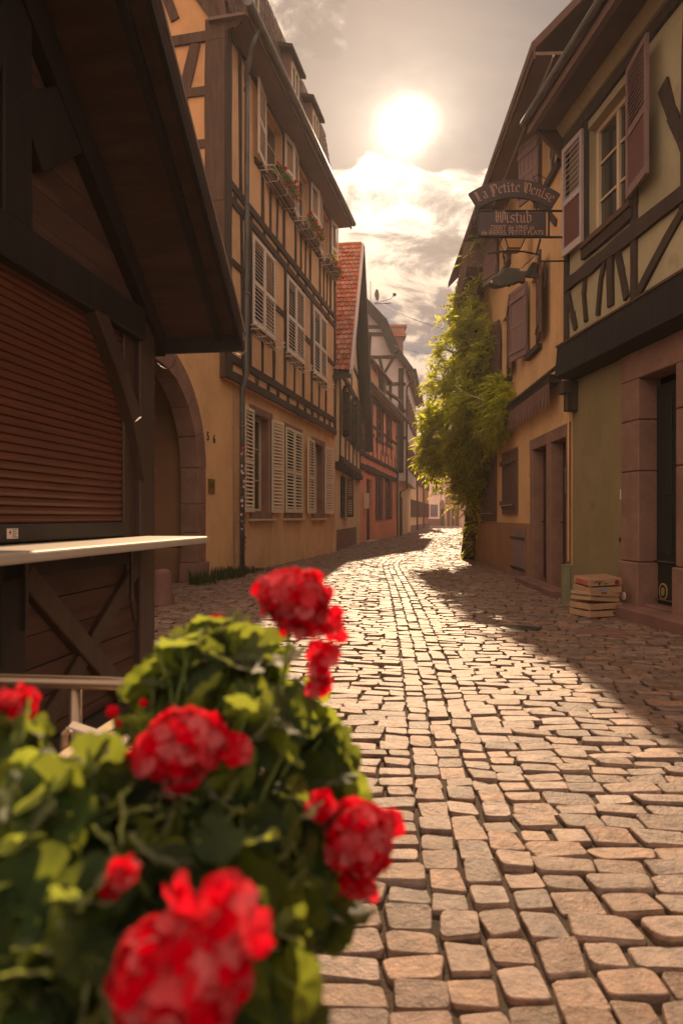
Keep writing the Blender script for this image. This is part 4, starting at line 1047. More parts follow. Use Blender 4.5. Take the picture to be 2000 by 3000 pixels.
b = F.mb(); b.box(dA + .002, Yb, 0, .012, -.1, 1.08); b.build('painted_plinth', 'plinth_brown', h)
b = F.mb(); b.box(Ya + .1, Yb - .1, -.9, -.4, 0, 8); b.build('room_lining', 'interior', h)
b = F.mb()
zt = 2.62
b.box(dB, dA, -.23, .02, -.1, 2.42); b.box(dD + .001, dC - .001, -.23, .02, -.1, 2.42); b.box(dF, dE, -.23, .02, -.1, 2.42); b.box(dF, dA, -.23, .025, 2.42, zt)
b.box(dB - .02, dB, -.215, -.2, .1, 2.42); b.box(dD - .02, dD, -.215, -.2, .1, 2.42)
ds_ = b.build('door_surround', 'sandstone', h, bevel=.012)
for (a, c) in ((dC, dB), (dE, dD)):
    b = F.mb(); b.box(a, c, -.21, -.17, .12, 2.42); b.box(a + .12, c - .12, -.17, -.155, .3, 1.1); b.box(a + .12, c - .12, -.17, -.155, 1.25, 2.2); d = b.build('door', 'door_brown', h)
    b = F.mb(); b.tube([(c - .1, -.155, 1.12), (c - .1, -.11, 1.12), (c - .22, -.11, 1.12)], .012, 6); b.build('handle', 'iron', d)
b = F.mb(); b.box(dF - .02, dA + .1, 0, .28, -.1, .10); b.build('door_step', 'sandstone_dark', h, bevel=.015)
for i, q in enumerate(wins1):
    w_ = window(F, h, *q, .14, 'timber_dark', 2, 1)
    m_ = (q[0] + q[1]) / 2
    for (a, c) in ((q[0] - .02, m_ - .01), (m_ + .01, q[1] + .02)):
        shutter(F, w_, a, c, q[2] - .02, q[3] - .02, 'shutter_brown', o=.012, style='plank')
    for z_ in (q[2] + .18, q[3] - .30):
        b = F.mb(); b.box(q[0] - .06, q[1] + .06, .07, .10, z_, z_ + .09); b.build('shutter_bar', 'shutter_brown', w_)
    b = F.mb(); b.box(q[0] + .1, q[1] - .25, .101, .106, q[2] + .165, q[2] + .178); b.build('drip_edge', 'sill_stone', w_)
for i, q in enumerate(f1):
    w_ = window(F, h, *q, .14, 'timber_brown', 2, 2)
    shutter(F, w_, q[1] + .02, q[1] + .72, q[2] - .05, q[3] + .03, 'shutter_mauve' if i == 0 else 'shutter_brown', o=.05, swing=.22, hinge=0, style='plank')
    shutter(F, w_, q[0] - .66, q[0] - .02, q[2] - .02, q[3] + .08, 'shutter_brown', o=.05, swing=.16, hinge=1, style='plank')
    b = F.mb(); b.box(q[0] - .1, q[1] + .1, 0, .09, q[2] - .16, q[2] - .06); b.build('sill', 'timber_dark', w_)
for q in f2:
    w_ = window(F, h, *q, .14, 'frame_cream', 2, 2)
    shutter(F, w_, q[1] + .02, q[1] + .62, q[2] - .03, q[3] + .03, 'shutter_mauve', o=.05, swing=.35, hinge=0, style='plank')
    shutter(F, w_, q[0] - .5, q[0] - .02, q[2] - .03, q[3] + .03, 'shutter_mauve', o=.05, swing=.2, hinge=1, style='plank')
    b = F.mb(); b.box(q[0] - .35, q[1] + .35, 0, .07, q[2] - .16, q[2] - .05); b.build('sill', 'timber_dark', w_)
b = F.mb(); b.beam((10.9, 5.9), (12.4, 7.0), .12, 0, .03, .01); b.build('wall_timber', 'timber_dark', h)
ya, yb_ = 13.0, 14.1
b = F.mb(); b.box(ya, yb_, .012, .05, -.02, .98); hd = b.build('cellar_hatch', 'shutter_mauve', h, bevel=.006)
b = F.mb(); b.box(ya - .06, yb_ + .1, .05, .065, .76, .81); b.box(ya - .06, yb_ + .1, .05, .065, .16, .21); b.build('strap_hinge', 'iron', hd)
# awning cassette with jagged valance
b = F.mb(); b.box(10.6, 19.0, .02, .20, 3.30, 3.42); b.tube([(10.3, .17, 3.47), (19.0, .17, 3.47)], .03, 8); b.tube([(10.4, .24, 3.40), (19.0, .24, 3.40)], .022, 8); b.tube([(19.0, .1, 3.52), (10.35, .1, 3.52)], .02, 6)
aw = b.build('awning_cassette', 'timber_dark', h)
b = F.mb(); y = 10.65
while y < 19.0:
    w = .21
    pts = [(y, 3.32), (y + w, 3.32), (y + w, 3.10), (y + w * .78, 3.10), (y + w * .5, 2.94), (y + w * .22, 3.10), (y, 3.10)]
    pts = [(y, 3.32), (y + w, 3.32), (y + w, 2.94), (y + w * .80, 2.92), (y + w * .5, 3.25), (y + w * .20, 2.92), (y, 2.94)]
    b.prism(pts, .19, .196); y += w
b.build('valance', 'soffit_mauve', aw)
# eave and roof
b = F.mb(); b.box(Ya - .1, 17.9, -.1, .56, 7.98, 8.03); b.build('soffit', 'soffit_mauve', h)
for (a, c) in ((Ya - .1, 17.9),):
    b = F.mb(); b.box(a, c, .56, .60, 7.93, 8.12); b.build('fascia', 'timber_brown', h)
    b = F.mb(); b.tube([(a, .30, 7.965), (c, .30, 7.965)], .018, 6); b.build('eave_batten', 'plaster_lavender', h)
b = F.mb(); b.hexa([(Ya - .1, .62, 8.03), (Yb, .62, 8.03), (Yb, -4.5, 13.2), (Ya - .1, -4.5, 13.2), (Ya - .1, .62, 8.17), (Yb, .62, 8.17), (Yb, -4.5, 13.35), (Ya - .1, -4.5, 13.35)])
b.hexa([(Ya - .1, -9.6, 8.03), (Yb, -9.6, 8.03), (Yb, -4.5, 13.2), (Ya - .1, -4.5, 13.2), (Ya - .1, -9.6, 8.17), (Yb, -9.6, 8.17), (Yb, -4.5, 13.35), (Ya - .1, -4.5, 13.35)]); b.build('roof', 'tile_brown', h)
# lower hipped eave at the far end
b = F.mb(); b.hexa([(16.6, .05, 7.25), (19.2, .05, 6.5), (19.2, .60, 6.45), (16.6, .60, 7.3), (16.6, .05, 7.95), (19.2, .05, 7.1), (19.2, .66, 6.85), (16.6, .66, 7.9)])
for k in range(3): b.hexa([(19.0 + k * .15, .62 + .04 * k, 6.6 - .1 * k), (19.2 + k * .15, .62 + .04 * k, 6.5 - .1 * k), (19.2 + k * .15, .66 + .04 * k, 6.5 - .1 * k), (19.0 + k * .15, .66 + .04 * k, 6.6 - .1 * k), (18.6, .62, 7.3), (18.8, .62, 7.2), (18.8, .66, 7.2), (18.6, .66, 7.3)])
b.build('hip_eave', 'soffit_mauve', h)
b = F.mb(); b.beam((Yb - .15, 3), (Yb - .15, 6.6), .2, 0, .03, .01); b.beam((Yb - 1.2, 5), (Yb - 1.1, 6.8), .16, 0, .03, .01); b.build('corner_timber', 'timber_brown', h)
b = F.mb(); b.tube([(10.13, .05, 3.0), (10.13, .05, .55)], .012, 6); b.build('conduit', 'gold', h)
b = F.mb(); b.box(10.25, 10.34, .025, .05, 1.55, 1.95); b.build('bell_panel', 'zinc', h, bevel=.004)

# wall continuing beyond the vine
F = FR4
h = thing('garden_house', F.T(35, -1, 0), 'reddish low house end behind the vine, its wall foot bright pink beside the sunlit cobbles', 'house')
b = F.mb(); b.box(20.4, 52, -7, 0, -.1, 5.2); b.build('wall', 'plaster_salmon', h)
b = F.mb(); b.hexa([(20.4, .4, 5.1), (52, .4, 5.1), (52, -3.5, 8.5), (20.4, -3.5, 8.5), (20.4, .4, 5.3), (52, .4, 5.3), (52, -3.5, 8.7), (20.4, -3.5, 8.7)]); b.hexa([(20.4, -7.3, 5.1), (52, -7.3, 5.1), (52, -3.5, 8.5), (20.4, -3.5, 8.5), (20.4, -7.3, 5.3), (52, -7.3, 5.3), (52, -3.5, 8.7), (20.4, -3.5, 8.7)]); b.build('roof', 'tile_brown', h)

# ---------------------------------------------------- olive half-timbered house
F = FR1; Ya, Yb = 3.2, 10.13
h = thing('olive_house', F.T(7, -1, 0), 'olive green house with half-timbered upper storey and dusky red panelled shutters, nearest on the right', 'house')
zdt = F.z(1898, 1092)
dj = [(F.Y(1898), 0), (F.Y(1983), 0)]
D0, D1 = F.Y(1985), F.Y(1875)      # door opening (near, far)
zs = .17
wall(F, Ya, Yb, -.1, 3.35, [(D0 - .42, D1 + .42, -.1, 3.25)], .27, 'wall', 'plaster_green', h)
FU = Fr(F.X0 - .10, F.a, -1)
W0, W1 = 8.22, 9.38
wall(FU, Ya, Yb - .02, 3.3, 6.9, [(W0, W1, 5.0, 6.52)], .2, 'wall', 'plaster_olive', h)
b = FU.mb(); b.quad((Yb - .02, 0, 3.3), (Yb - .02, -8, 3.3), (Yb - .02, -8, 6.9), (Yb - .02, 0, 6.9)); b.poly([(Yb - .02, 0, 6.9), (Yb - .02, -8, 6.9), (Yb - .02, -4, 11)]); b.quad((Ya, 0, -.1), (Ya, -8, -.1), (Ya, -8, 6.9), (Ya, 0, 6.9)); b.poly([(Ya, 0, 6.9), (Ya, -8, 6.9), (Ya, -4, 11)]); b.build('side_wall', 'plaster_olive', h, recalc=False)
b = F.mb(); b.box(Ya + .1, Yb - .1, -.9, -.5, .1, 6.8); b.build('room_lining', 'interior', h)
# sandstone doorway: blocks
b = F.mb()
def jamb(a, c):
    z_ = .0
    for i, hh in enumerate((.66, 1.10, .62, .50)):
        e = .03 if i == 0 else 0
        b.box(a - e, c + e, -.26, .03 + e, z_, z_ + hh - .008); z_ += hh
jamb(D1, D1 + .42); jamb(D0 - .42, D0)
b.box(D0 - .42, D1 + .42, -.26, .035, 2.89 - .02, 3.25)
b.build('door_surround', 'sandstone', h, bevel=.012)
b = F.mb(); b.box(D0, D1, -.26, -.20, zs, 2.78); 
mid = (D0 + D1) / 2
for (a, c) in ((D0 + .08, mid - .05), (mid + .05, D1 - .08)):
    b.box(a, c, -.20, -.185, .75, 1.35); b.box(a, c, -.20, -.185, 1.45, 2.1); b.box(a, c, -.2, -.185, 2.2, 2.7)
b.box(D0, D1, -.20, -.17, .66, .69)
d = b.build('door', 'door_dark', h, bevel=.006)
b = F.mb(); b.box(mid - .02, D1 - .1, -.17, -.160, .672, .682); b.box(D0 + .05, D1 - .05, -.17, -.155, .22, .235); b.build('kick_strip', 'steel', d)
Yo, zo = F.Y(1938, -.18), F.z(1938, 1733, -.18)
b = F.mb()
pts = [(cos(2 * pi * k / 20), sin(2 * pi * k / 20)) for k in range(20)]
for (ro, m_, off) in ((1.0, 'gold', .0), (.82, 'door_dark', .002), (.5, 'plaster_green', .004)):
    b = F.mb(); b.prism([(Yo + x * .085 * ro, zo + z * .10 * ro) for x, z in pts], -.20 + .001, -.19 + off); b.build('door_badge', m_, d)
b = F.mb(); b.box(D0 - .9, D1 + .55, 0.0, .30, -.1, .14); b.build('door_step', 'sandstone_dark', h, bevel=.02, seg=2)
b = F.mb(); b.box(D0, D1, -.25, 0.0, .0, .165); b.build('threshold', 'sandstone_dark', h, bevel=.01)
b = F.mb(); yy, z0_ = F.at(1824, 1447); b.box(yy - .05, yy + .05, 0, .02, z0_ - .07, z0_ + .06); b.build('door_bell', 'plate_white', h, bevel=.004)
b = F.mb(); yy, z0_ = F.at(1841, 1746); b.prism([(yy + .035 * cos(2 * pi * k / 14), z0_ + .05 * sin(2 * pi * k / 14)) for k in range(14)], .06, .075); b.build('survey_mark', 'plate_white', h)
b = F.mb(); yy, z0_ = F.at(1816, 1581); b.prism([(yy + .03 * cos(2 * pi * k / 8), z0_ + .03 * sin(2 * pi * k / 8)) for k in range(8)], 0, .01); b.build('pipe_stub', 'iron', h)
# fascia / awning case above the ground floor
b = F.mb(); b.hexa([(Ya, 0, 3.20), (Yb - .08, 0, 3.20), (Yb - .08, .30, 3.24), (Ya, .30, 3.24), (Ya, 0, 3.78), (Yb - .08, 0, 3.78), (Yb - .08, .26, 3.70), (Ya, .26, 3.70)]); b.build('awning_case', 'timber_black', h, bevel=.01)
b = F.mb(); b.box(Ya, Yb - .06, .262, .275, 3.685, 3.715); b.build('awning_trim', 'timber_brown', h)
b = F.mb(); b.box(Yb - .24, Yb - .03, .0, .22, 3.0, 3.18); b.box(Yb - .22, Yb - .05, .0, .15, 2.75, 3.0); b.build('meter_box', 'timber_dark', h, bevel=.01)
# timber frame
t = FU.mb(); J = .018
def tm(pts, w):
    for p, q in zip(pts, pts[1:]): t.beam(FU.at(*p), FU.at(*q), w, -.02, .035, J, .3)
t.beam((Ya, 4.58), (Yb - .05, 4.60), .18, -.02, .05, .02, .4)
t.beam((W0 - .1, 4.83), (W1 + .1, 4.83), .14, -.02, .06, .01)
t.beam((Yb - .10, 3.5), (Yb - .10, 6.8), .12, -.02, .04, .015)
t.beam((Ya, 6.70), (Yb - .05, 6.70), .14, -.02, .05, .01)
def c5(x, y): return (1300 + x / 2.24, y / 2.24)
tm([c5(822, 1920), c5(850, 2060), c5(870, 2160)], .10)
tm([c5(935, 1800), c5(925, 1930), c5(940, 2110)], .09)
tm([c5(1068, 1690), c5(1035, 1850), c5(1018, 2070)], .10)
tm([c5(1105, 1600), c5(1098, 2010)], .15)
tm([c5(1148, 1640), c5(1175, 1800), c5(1205, 1960)], .10)
tm([c5(1255, 1320), c5(1250, 1960)], .13)
tm([c5(1275, 1930), c5(1568, 1390), c5(1640, 1260)], .12)
t.beam((7.1, 4.65), (7.05, 6.65), .15, -.02, .035, J, .3)
tm([c5(1445, 560), c5(1500, 740), c5(1568, 900), c5(1650, 1100)], .16)
t.beam((W0 - .09, 4.9), (W0 - .09, 6.65), .13, -.02, .04, .01); t.beam((W1 + .06, 4.9), (W1 + .06, 6.65), .12, -.02, .04, .01)
for y_ in (6.2, 5.2, 4.2): t.beam((y_, 3.7), (y_ + .1, 6.6), .14, -.02, .035, J, .3)
t.build('timber_frame', 'timber_dark', h)
w_ = window(FU, h, W0, W1, 5.0, 6.52, .17, 'frame_cream', 2, 3, .07, curtain=True)
b = FU.mb(); b.box(W0 - .08, W1 + .08, 0, .09, 4.90, 4.98); b.build('sill', 'timber_brown', w_, bevel=.006)
shutter(FU, w_, W1 + .02, W1 + .60, 4.99, 6.55, 'shutter_mauve_skylit', o=.05, swing=.05, hinge=0, half=True, pm='shutter_panel', pitch=.075, label='louvred shutter, paled by sky reflection, with dusky red lower panel')
shutter(FU, w_, W0 - .68, W0 - .04, 5.0, 6.55, 'shutter_mauve', o=.06, swing=.16, hinge=1, half=True, pm='shutter_panel', pitch=.05)
# eave
b = FU.mb(); b.box(Ya, Yb + .02, -.02, .46, 6.93, 6.98); b.build('soffit', 'soffit_wood', h)
b = FU.mb(); b.hexa([(Ya, 0, 6.78), (Yb - .05, 0, 6.78), (Yb - .05, .07, 6.80), (Ya, .07, 6.80), (Ya, 0, 6.93), (Yb - .05, 0, 6.93), (Yb - .05, .16, 6.93), (Ya, .16, 6.93)]); b.build('cornice', 'plaster_olive', h)
b = FU.mb(); b.box(Ya, Yb + .10, .46, .54, 6.90, 7.10); b.build('fascia', 'soffit_mauve', h)
b = FU.mb(); b.hexa([(Yb + .0, 0, 6.5), (Yb + .08, 0, 6.5), (Yb + .08, .08, 6.6), (Yb + .0, .08, 6.6), (Yb + .0, 0, 6.93), (Yb + .08, 0, 6.93), (Yb + .08, .42, 6.93), (Yb + .0, .42, 6.93)]); b.build('eave_bracket', 'timber_brown', h)
b = FU.mb(); b.tube([(Ya, .60, 7.06), (Yb + .1, .60, 7.06)], .055, 8); b.build('gutter', 'zinc', h)
b = FU.mb(); b.hexa([(Ya, .56, 7.0), (Yb + .1, .56, 7.0), (Yb + .1, -4, 11.3), (Ya, -4, 11.3), (Ya, .56, 7.14), (Yb + .1, .56, 7.14), (Yb + .1, -4, 11.45), (Ya, -4, 11.45)]); b.hexa([(Ya, -8.5, 7.0), (Yb + .1, -8.5, 7.0), (Yb + .1, -4, 11.3), (Ya, -4, 11.3), (Ya, -8.5, 7.14), (Yb + .1, -8.5, 7.14), (Yb + .1, -4, 11.45), (Ya, -4, 11.45)]); b.build('roof', 'tile_brown', h)

# ---------------------------------------------------- hanging signs
YS = 9.95
def TS(px, py, d=0.0): return ((px - 1000) / FP * YS, YS - d, CH + (HZ - py) / FP * YS)
sx, sz = TS(1500, 570)[0], TS(1500, 570)[2]
GL = {
 'i': ([[(.05, .88), (.2, 1), (.2, .08), (.36, 0), (.44, .1)], [(.14, 1.32), (.26, 1.22)]], .48),
 'n': ([[(.05, .88), (.2, .98), (.2, .03)], [(.2, .82), (.48, 1), (.6, .86), (.6, .08), (.76, .0)]], .82),
 'u': ([[(.05, .92), (.2, .98), (.2, .12), (.36, 0), (.6, .16)], [(.6, .98), (.6, .08), (.76, 0)]], .82),
 'e': ([[(.62, .12), (.4, 0), (.18, .15), (.18, .82), (.42, 1), (.62, .76), (.22, .44)]], .70),
 'a': ([[(.12, .84), (.4, 1), (.6, .86), (.6, .08), (.76, 0)], [(.6, .56), (.22, .42), (.18, .14), (.36, 0), (.6, .16)]], .82),
 't': ([[(.26, 1.28), (.26, .12), (.42, 0), (.58, .12)], [(.04, .96), (.52, .96)]], .60),
 's': ([[(.62, .86), (.42, 1), (.18, .86), (.22, .6), (.6, .42), (.62, .14), (.38, 0), (.12, .14)]], .72),
 'b': ([[(.06, 1.5), (.2, 1.42), (.2, .1), (.42, 0), (.64, .15), (.64, .82), (.44, 1), (.2, .82)]], .78),
 'L': ([[(.08, 1.32), (.32, 1.5), (.32, .15)], [(.02, .08), (.28, .2), (.6, 0), (.92, .24)], [(.52, 1.45), (.48, .3)]], .98),
 'P': ([[(.02, 1.3), (.28, 1.5), (.28, -.12)], [(.28, 1.32), (.7, 1.5), (.98, 1.28), (.98, .78), (.66, .56), (.28, .7)], [(.52, 1.4), (.52, .12)], [(.04, -.02), (.5, -.2)]], 1.06),
 'V': ([[(.02, 1.36), (.25, 1.5), (.25, .28), (.58, 0), (.98, .36), (.98, 1.2), (.74, 1.5), (.62, 1.36)], [(.5, 1.42), (.5, .26)]], 1.06),
 'W': ([[(.02, 1.36), (.24, 1.5), (.24, .26), (.5, 0), (.8, .26), (.8, 1.42)], [(.8, .2), (1.06, 0), (1.42, .34), (1.42, 1.2), (1.18, 1.5), (1.04, 1.36)], [(.5, 1.42), (.5, .24)], [(1.1, 1.3), (1.1, .2)], [(.24, .8), (.8, .8)]], 1.5),
 ' ': ([], .42)}
def blackletter(s, place, size, name, m, parent):
    """broad-nib strokes; place(x,y) maps text coordinates to the board"""
    b = MB(); nbx, nbz = .088 * cos(radians(38)), .088 * sin(radians(38)); x0 = 0
    for ch in s:
        st, adv = GL[ch]
        for pl in st:
            for p, q in zip(pl, pl[1:]):
                c = [(p[0] - nbx, p[1] - nbz), (p[0] + nbx, p[1] + nbz), (q[0] + nbx, q[1] + nbz), (q[0] - nbx, q[1] - nbz)]
                w = [place((x0 + a) * size, bb * size) for a, bb in c]
                f = [b.p(w_[0], YS - .022, w_[1]) for w_ in w]; k = [b.p(w_[0], YS - .015, w_[1]) for w_ in w]
                b.face(f)
                for i in range(4): b.face((f[i], f[(i + 1) % 4], k[(i + 1) % 4], k[i]))
        x0 += adv
    return b.build(name, m, parent, recalc=False)
def blen(s): return sum(GL[c][1] for c in s)
sg = thing('arched_sign', TS(1500, 600), 'dark arched sign board lettered La Petite Venise, above the rectangular tavern sign', 'sign')
def c_from3(p, q, r):
    ax, ay, bx, by, cx, cy = *p, *q, *r
    d = 2 * (ax * (by - cy) + bx * (cy - ay) + cx * (ay - by))
    ux = ((ax * ax + ay * ay) * (by - cy) + (bx * bx + by * by) * (cy - ay) + (cx * cx + cy * cy) * (ay - by)) / d
    uy = ((ax * ax + ay * ay) * (cx - bx) + (bx * bx + by * by) * (ax - cx) + (cx * cx + cy * cy) * (bx - ax)) / d
    return ux, uy
t1, t2, t3 = TS(1373, 570), TS(1505, 529), TS(1638, 571)
ux, uz = c_from3((t1[0], t1[2]), (t2[0], t2[2]), (t3[0], t3[2])); Ro = sqrt((t2[0] - ux) ** 2 + (t2[2] - uz) ** 2); Th = .245
am = atan2(t1[2] - uz, t1[0] - ux); ap = atan2(t3[2] - uz, t3[0] - ux)
def arcpts(r, n=24): return [(ux + r * cos(am + (ap - am) * k / n), uz + r * sin(am + (ap - am) * k / n)) for k in range(n + 1)]
b = MB(); o_ = arcpts(Ro); i_ = arcpts(Ro - Th)
for yy, flip in ((YS + .015, 0), (YS - .015, 1)):
    for k in range(24): b.quad((o_[k][0], yy, o_[k][1]), (o_[k + 1][0], yy, o_[k + 1][1]), (i_[k + 1][0], yy, i_[k + 1][1]), (i_[k][0], yy, i_[k][1]))
for L_ in (o_, i_):
    for k in range(24): b.quad((L_[k][0], YS - .015, L_[k][1]), (L_[k + 1][0], YS - .015, L_[k + 1][1]), (L_[k + 1][0], YS + .015, L_[k + 1][1]), (L_[k][0], YS + .015, L_[k][1]))
for e in (0, 24): b.quad((o_[e][0], YS - .015, o_[e][1]), (i_[e][0], YS - .015, i_[e][1]), (i_[e][0], YS + .015, i_[e][1]), (o_[e][0], YS + .015, o_[e][1]))
b.build('board', 'sign_dark', sg, recalc=False)
b = MB(); b.tube([(x, YS, z) for x, z in arcpts(Ro + .005)], .011, 6); b.tube([(x, YS, z) for x, z in arcpts(Ro - Th - .005)], .011, 6)
for e in (0, 24): b.tube([(o_[e][0], YS, o_[e][1]), (i_[e][0] , YS, i_[e][1] - .02)], .013, 6)
b.build('rim', 'iron', sg, recalc=False)
s_ = 'La Petite Venise'; sz_ = 1.13 / blen(s_); rb = Ro - Th * .70
def place_arc(x, y):
    th = am + (ap - am) * .5 - (x - 1.13 / 2) / rb
    return (ux + (rb + y) * cos(th), uz + (rb + y) * sin(th))
blackletter(s_, place_arc, sz_, 'lettering', 'sign_letter', sg)
b = MB(); b.tube([TS(1440, 596), TS(1440, 618)], .012, 6); b.tube([TS(1570, 590), TS(1570, 618)], .012, 6); b.tube([TS(1590, 545), TS(1600, 525), TS(1575, 512), TS(1560, 520), TS(1568, 532)], .008, 6); b.build('sign_holder', 'iron', sg)

sg = thing('tavern_sign', TS(1500, 700), 'dark rectangular sign board lettered Wistub in an iron frame beneath the arched sign', 'sign')
b = MB(); x0, _, z0 = TS(1402, 692); x1, _, z1 = TS(1597, 623); b.box(x0, x1, YS - .015, YS + .015, z0, z1); b.build('board', 'sign_dark', sg, bevel=.004)
b = MB()
for py in (618, 695): b.tube([TS(1398, py), TS(1664, py)], .018, 4)
b.tube([TS(1399, 618), TS(1399, 700)], .014, 4); b.tube([TS(1606, 618), TS(1606, 695)], .016, 4)
b.build('frame', 'iron', sg)
b = MB(); x0, _, z0 = TS(1598, 691); x1, _, z1 = TS(1602, 624); b.box(x0, x1, YS - .03, YS + .03, z0, z1); b.build('gilt_edge', 'gold', sg)
s_ = 'Wistub'; wd = .545; sz_ = wd / blen(s_); x0, _, z0 = TS(1446, 653)
blackletter(s_, lambda x, y: (x0 + x, z0 + y), sz_ , 'lettering', 'sign_letter', sg)
cx = TS(1499, 0)[0]
for s_, py, siz in (('DEBIT de VINS et', 674, .092), ('de BIERES, PETITS PLATS', 689, .092)):
    zb = TS(0, py)[2]
    o_t = text(s_, lambda x, y, z, zb=zb: (cx + x * .93, YS - .018 - z, zb + y), siz, 'sign_letter', 'small_lettering', sg)
b = MB()
pts = []
for (ccx, ccy, r, a0, a1) in ((1386, 636, 6, 200, -60), (1387, 652, 6, 120, 300), (1387, 664, 5, 60, 330)):
    pts = [TS(ccx + r * cos(radians(a0 + (a1 - a0) * k / 8)), ccy - r * sin(radians(a0 + (a1 - a0) * k / 8))) for k in range(9)]
    b.tube(pts, .007, 5)
b.tube([TS(1398, 632), TS(1392, 645), TS(1394, 660), TS(1390, 668)], .006, 5)
b.build('scroll', 'iron', sg)

fs = thing('fish_sign', TS(1500, 800), 'dark metal fish hanging from a thin iron bracket below the tavern sign', 'sign')
YS2 = YS; 
def C7(x, y): return (1350 + x / 4.48, 500 + y / 4.48)
prof = [(335, 1490), (360, 1440), (420, 1385), (490, 1345), (520, 1290), (600, 1275), (700, 1285), (770, 1290), (755, 1318), (830, 1325), (900, 1300), (950, 1245), (995, 1205), (990, 1260), (975, 1310), (1000, 1365), (1050, 1400), (1010, 1410), (940, 1395), (880, 1385), (830, 1410), (835, 1440), (830, 1475), (800, 1488), (760, 1470), (690, 1500), (660, 1500), (640, 1525), (600, 1515), (520, 1540), (440, 1548), (380, 1530), (350, 1515)]
b = MB(); pp = [TS(*C7(x, y)) for x, y in prof]
cxm = sum(p[0] for p in pp) / len(pp); czm = sum(p[2] for p in pp) / len(pp)
n = len(pp)
lay = []
for dy, sc in ((-.045, .78), (-.018, 1.0), (.018, 1.0), (.045, .78)):
    lay.append([b.p(cxm + (p[0] - cxm) * (sc if abs(p[0] - cxm) < .35 else 1 - (1 - sc) * .15), YS + dy * (1 if p[0] < cxm + .25 else .35), czm + (p[2] - czm) * (sc if p[0] < cxm + .2 else 1)) for p in pp])
for A, B in zip(lay, lay[1:]):
    for k in range(n): b.face((A[k], A[(k + 1) % n], B[(k + 1) % n], B[k]))
b.face(lay[0][::-1]); b.face(lay[-1]); b.build('fish_body', 'fish', fs)
b = MB()
e = TS(*C7(385, 1470)); b.tube([(e[0], e[1] - .052, e[2]), (e[0], e[1] - .06, e[2])], .02, 10); b.build('eye', 'gold', fs)
b = MB()
br = [C7(340, 1090), C7(500, 1065), C7(640, 1055), (1350 + 820 / 4.48, 500 + 1062 / 4.48), C7(980, 1095), C7(1025, 1110), C7(1020, 1150), C7(1040, 1185), C7(1085, 1190), C7(1105, 1250), C7(1115, 1350), C7(1105, 1440), C7(1085, 1530)]
b.tube([TS(*p) for p in br], .013, 6); b.tube([TS(*C7(1085, 1190)), TS(*C7(1385, 1185))], .012, 6); b.tube([TS(*C7(1340, 1185)), TS(*C7(1400, 1185))], .012, 6)
b.build('bracket', 'iron', fs)
b = MB(); p, q = C7(1040, 890), C7(985, 1100)
for k in range(11):
    t_ = (k + .5) / 11; X, Y, Z = TS(p[0] + (q[0] - p[0]) * t_, p[1] + (q[1] - p[1]) * t_)
    rr = .022
    if k % 2: b.tube([(X + rr * .6 * cos(a), Y, Z + rr * 1.1 * sin(a)) for a in [2 * pi * j / 8 for j in range(9)]], .0055, 5)
    else: b.tube([(X, Y + rr * .6 * cos(a), Z + rr * 1.1 * sin(a)) for a in [2 * pi * j / 8 for j in range(9)]], .0055, 5)
b.build('chain', 'iron', fs)
b = MB(); b.tube([TS(*C7(975, 1110)), TS(*C7(790, 1280))], .006, 5); b.tube([TS(*C7(975, 1110)), TS(*C7(900, 1180)), TS(*C7(840, 1225))], .005, 5); b.tube([TS(*C7(990, 1100)), TS(*C7(960, 1250))], .004, 5); b.build('hanging_wire', 'iron', fs)

ln = thing('wall_lantern', ((1455 - 1000) / FP * 12.6, 12.6, 5.6), 'small trapezoid iron lantern hung below the tavern sign, in front of the yellow wall', 'lantern')
Yl = 12.6
def TLn(px, py): return ((px - 1000) / FP * Yl, CH + (HZ - py) / FP * Yl)
def lantern(cx, cy, ztop, wt, wb, hh, par, gm='lamp_glass'):
    b = MB(); b.hexa([(cx - wb, cy - wb, ztop - hh), (cx + wb, cy - wb, ztop - hh), (cx + wb, cy + wb, ztop - hh), (cx - wb, cy + wb, ztop - hh), (cx - wt, cy - wt, ztop), (cx + wt, cy - wt, ztop), (cx + wt, cy + wt, ztop), (cx - wt, cy + wt, ztop)]); b.build('glass_body', gm, par)
    b = MB()
    for sx_ in (-1, 1):
        for sy_ in (-1, 1): b.tube([(cx + sx_ * wb, cy + sy_ * wb, ztop - hh), (cx + sx_ * wt, cy + sy_ * wt, ztop)], .012, 5)
    for w_, z_ in ((wb, ztop - hh), (wt, ztop)): b.tube([(cx - w_, cy - w_, z_), (cx + w_, cy - w_, z_), (cx + w_, cy + w_, z_), (cx - w_, cy + w_, z_), (cx - w_, cy - w_, z_)], .013, 5)
    b.hexa([(cx - wt * 1.1, cy - wt * 1.1, ztop), (cx + wt * 1.1, cy - wt * 1.1, ztop), (cx + wt * 1.1, cy + wt * 1.1, ztop), (cx - wt * 1.1, cy + wt * 1.1, ztop), (cx - .04, cy - .04, ztop + wt * .9), (cx + .04, cy - .04, ztop + wt * .9), (cx + .04, cy + .04, ztop + wt * .9), (cx - .04, cy + .04, ztop + wt * .9)])
    b.build('lantern_frame', 'iron', par)
xx, zz1 = TLn(1501, 702)
lantern(xx, Yl, zz1, .20, .115, .20, ln, 'plaster_yellow')
b = MB(); b.tube([(xx, Yl, zz1 + .15), (xx, Yl, zz1 + .35), (3.5, Yl, zz1 + .35)], .015, 6); b.build('bracket', 'iron', ln)
ln = thing('street_lantern', (3.0, 22, 4.1), 'cream glass street lantern half hidden among the leaves of the vine', 'lantern')
Yl = 19.2; xx, zz1 = TLn(1277, 1215)
lantern(xx, Yl, zz1 + .02, .10, .065, .26, ln)
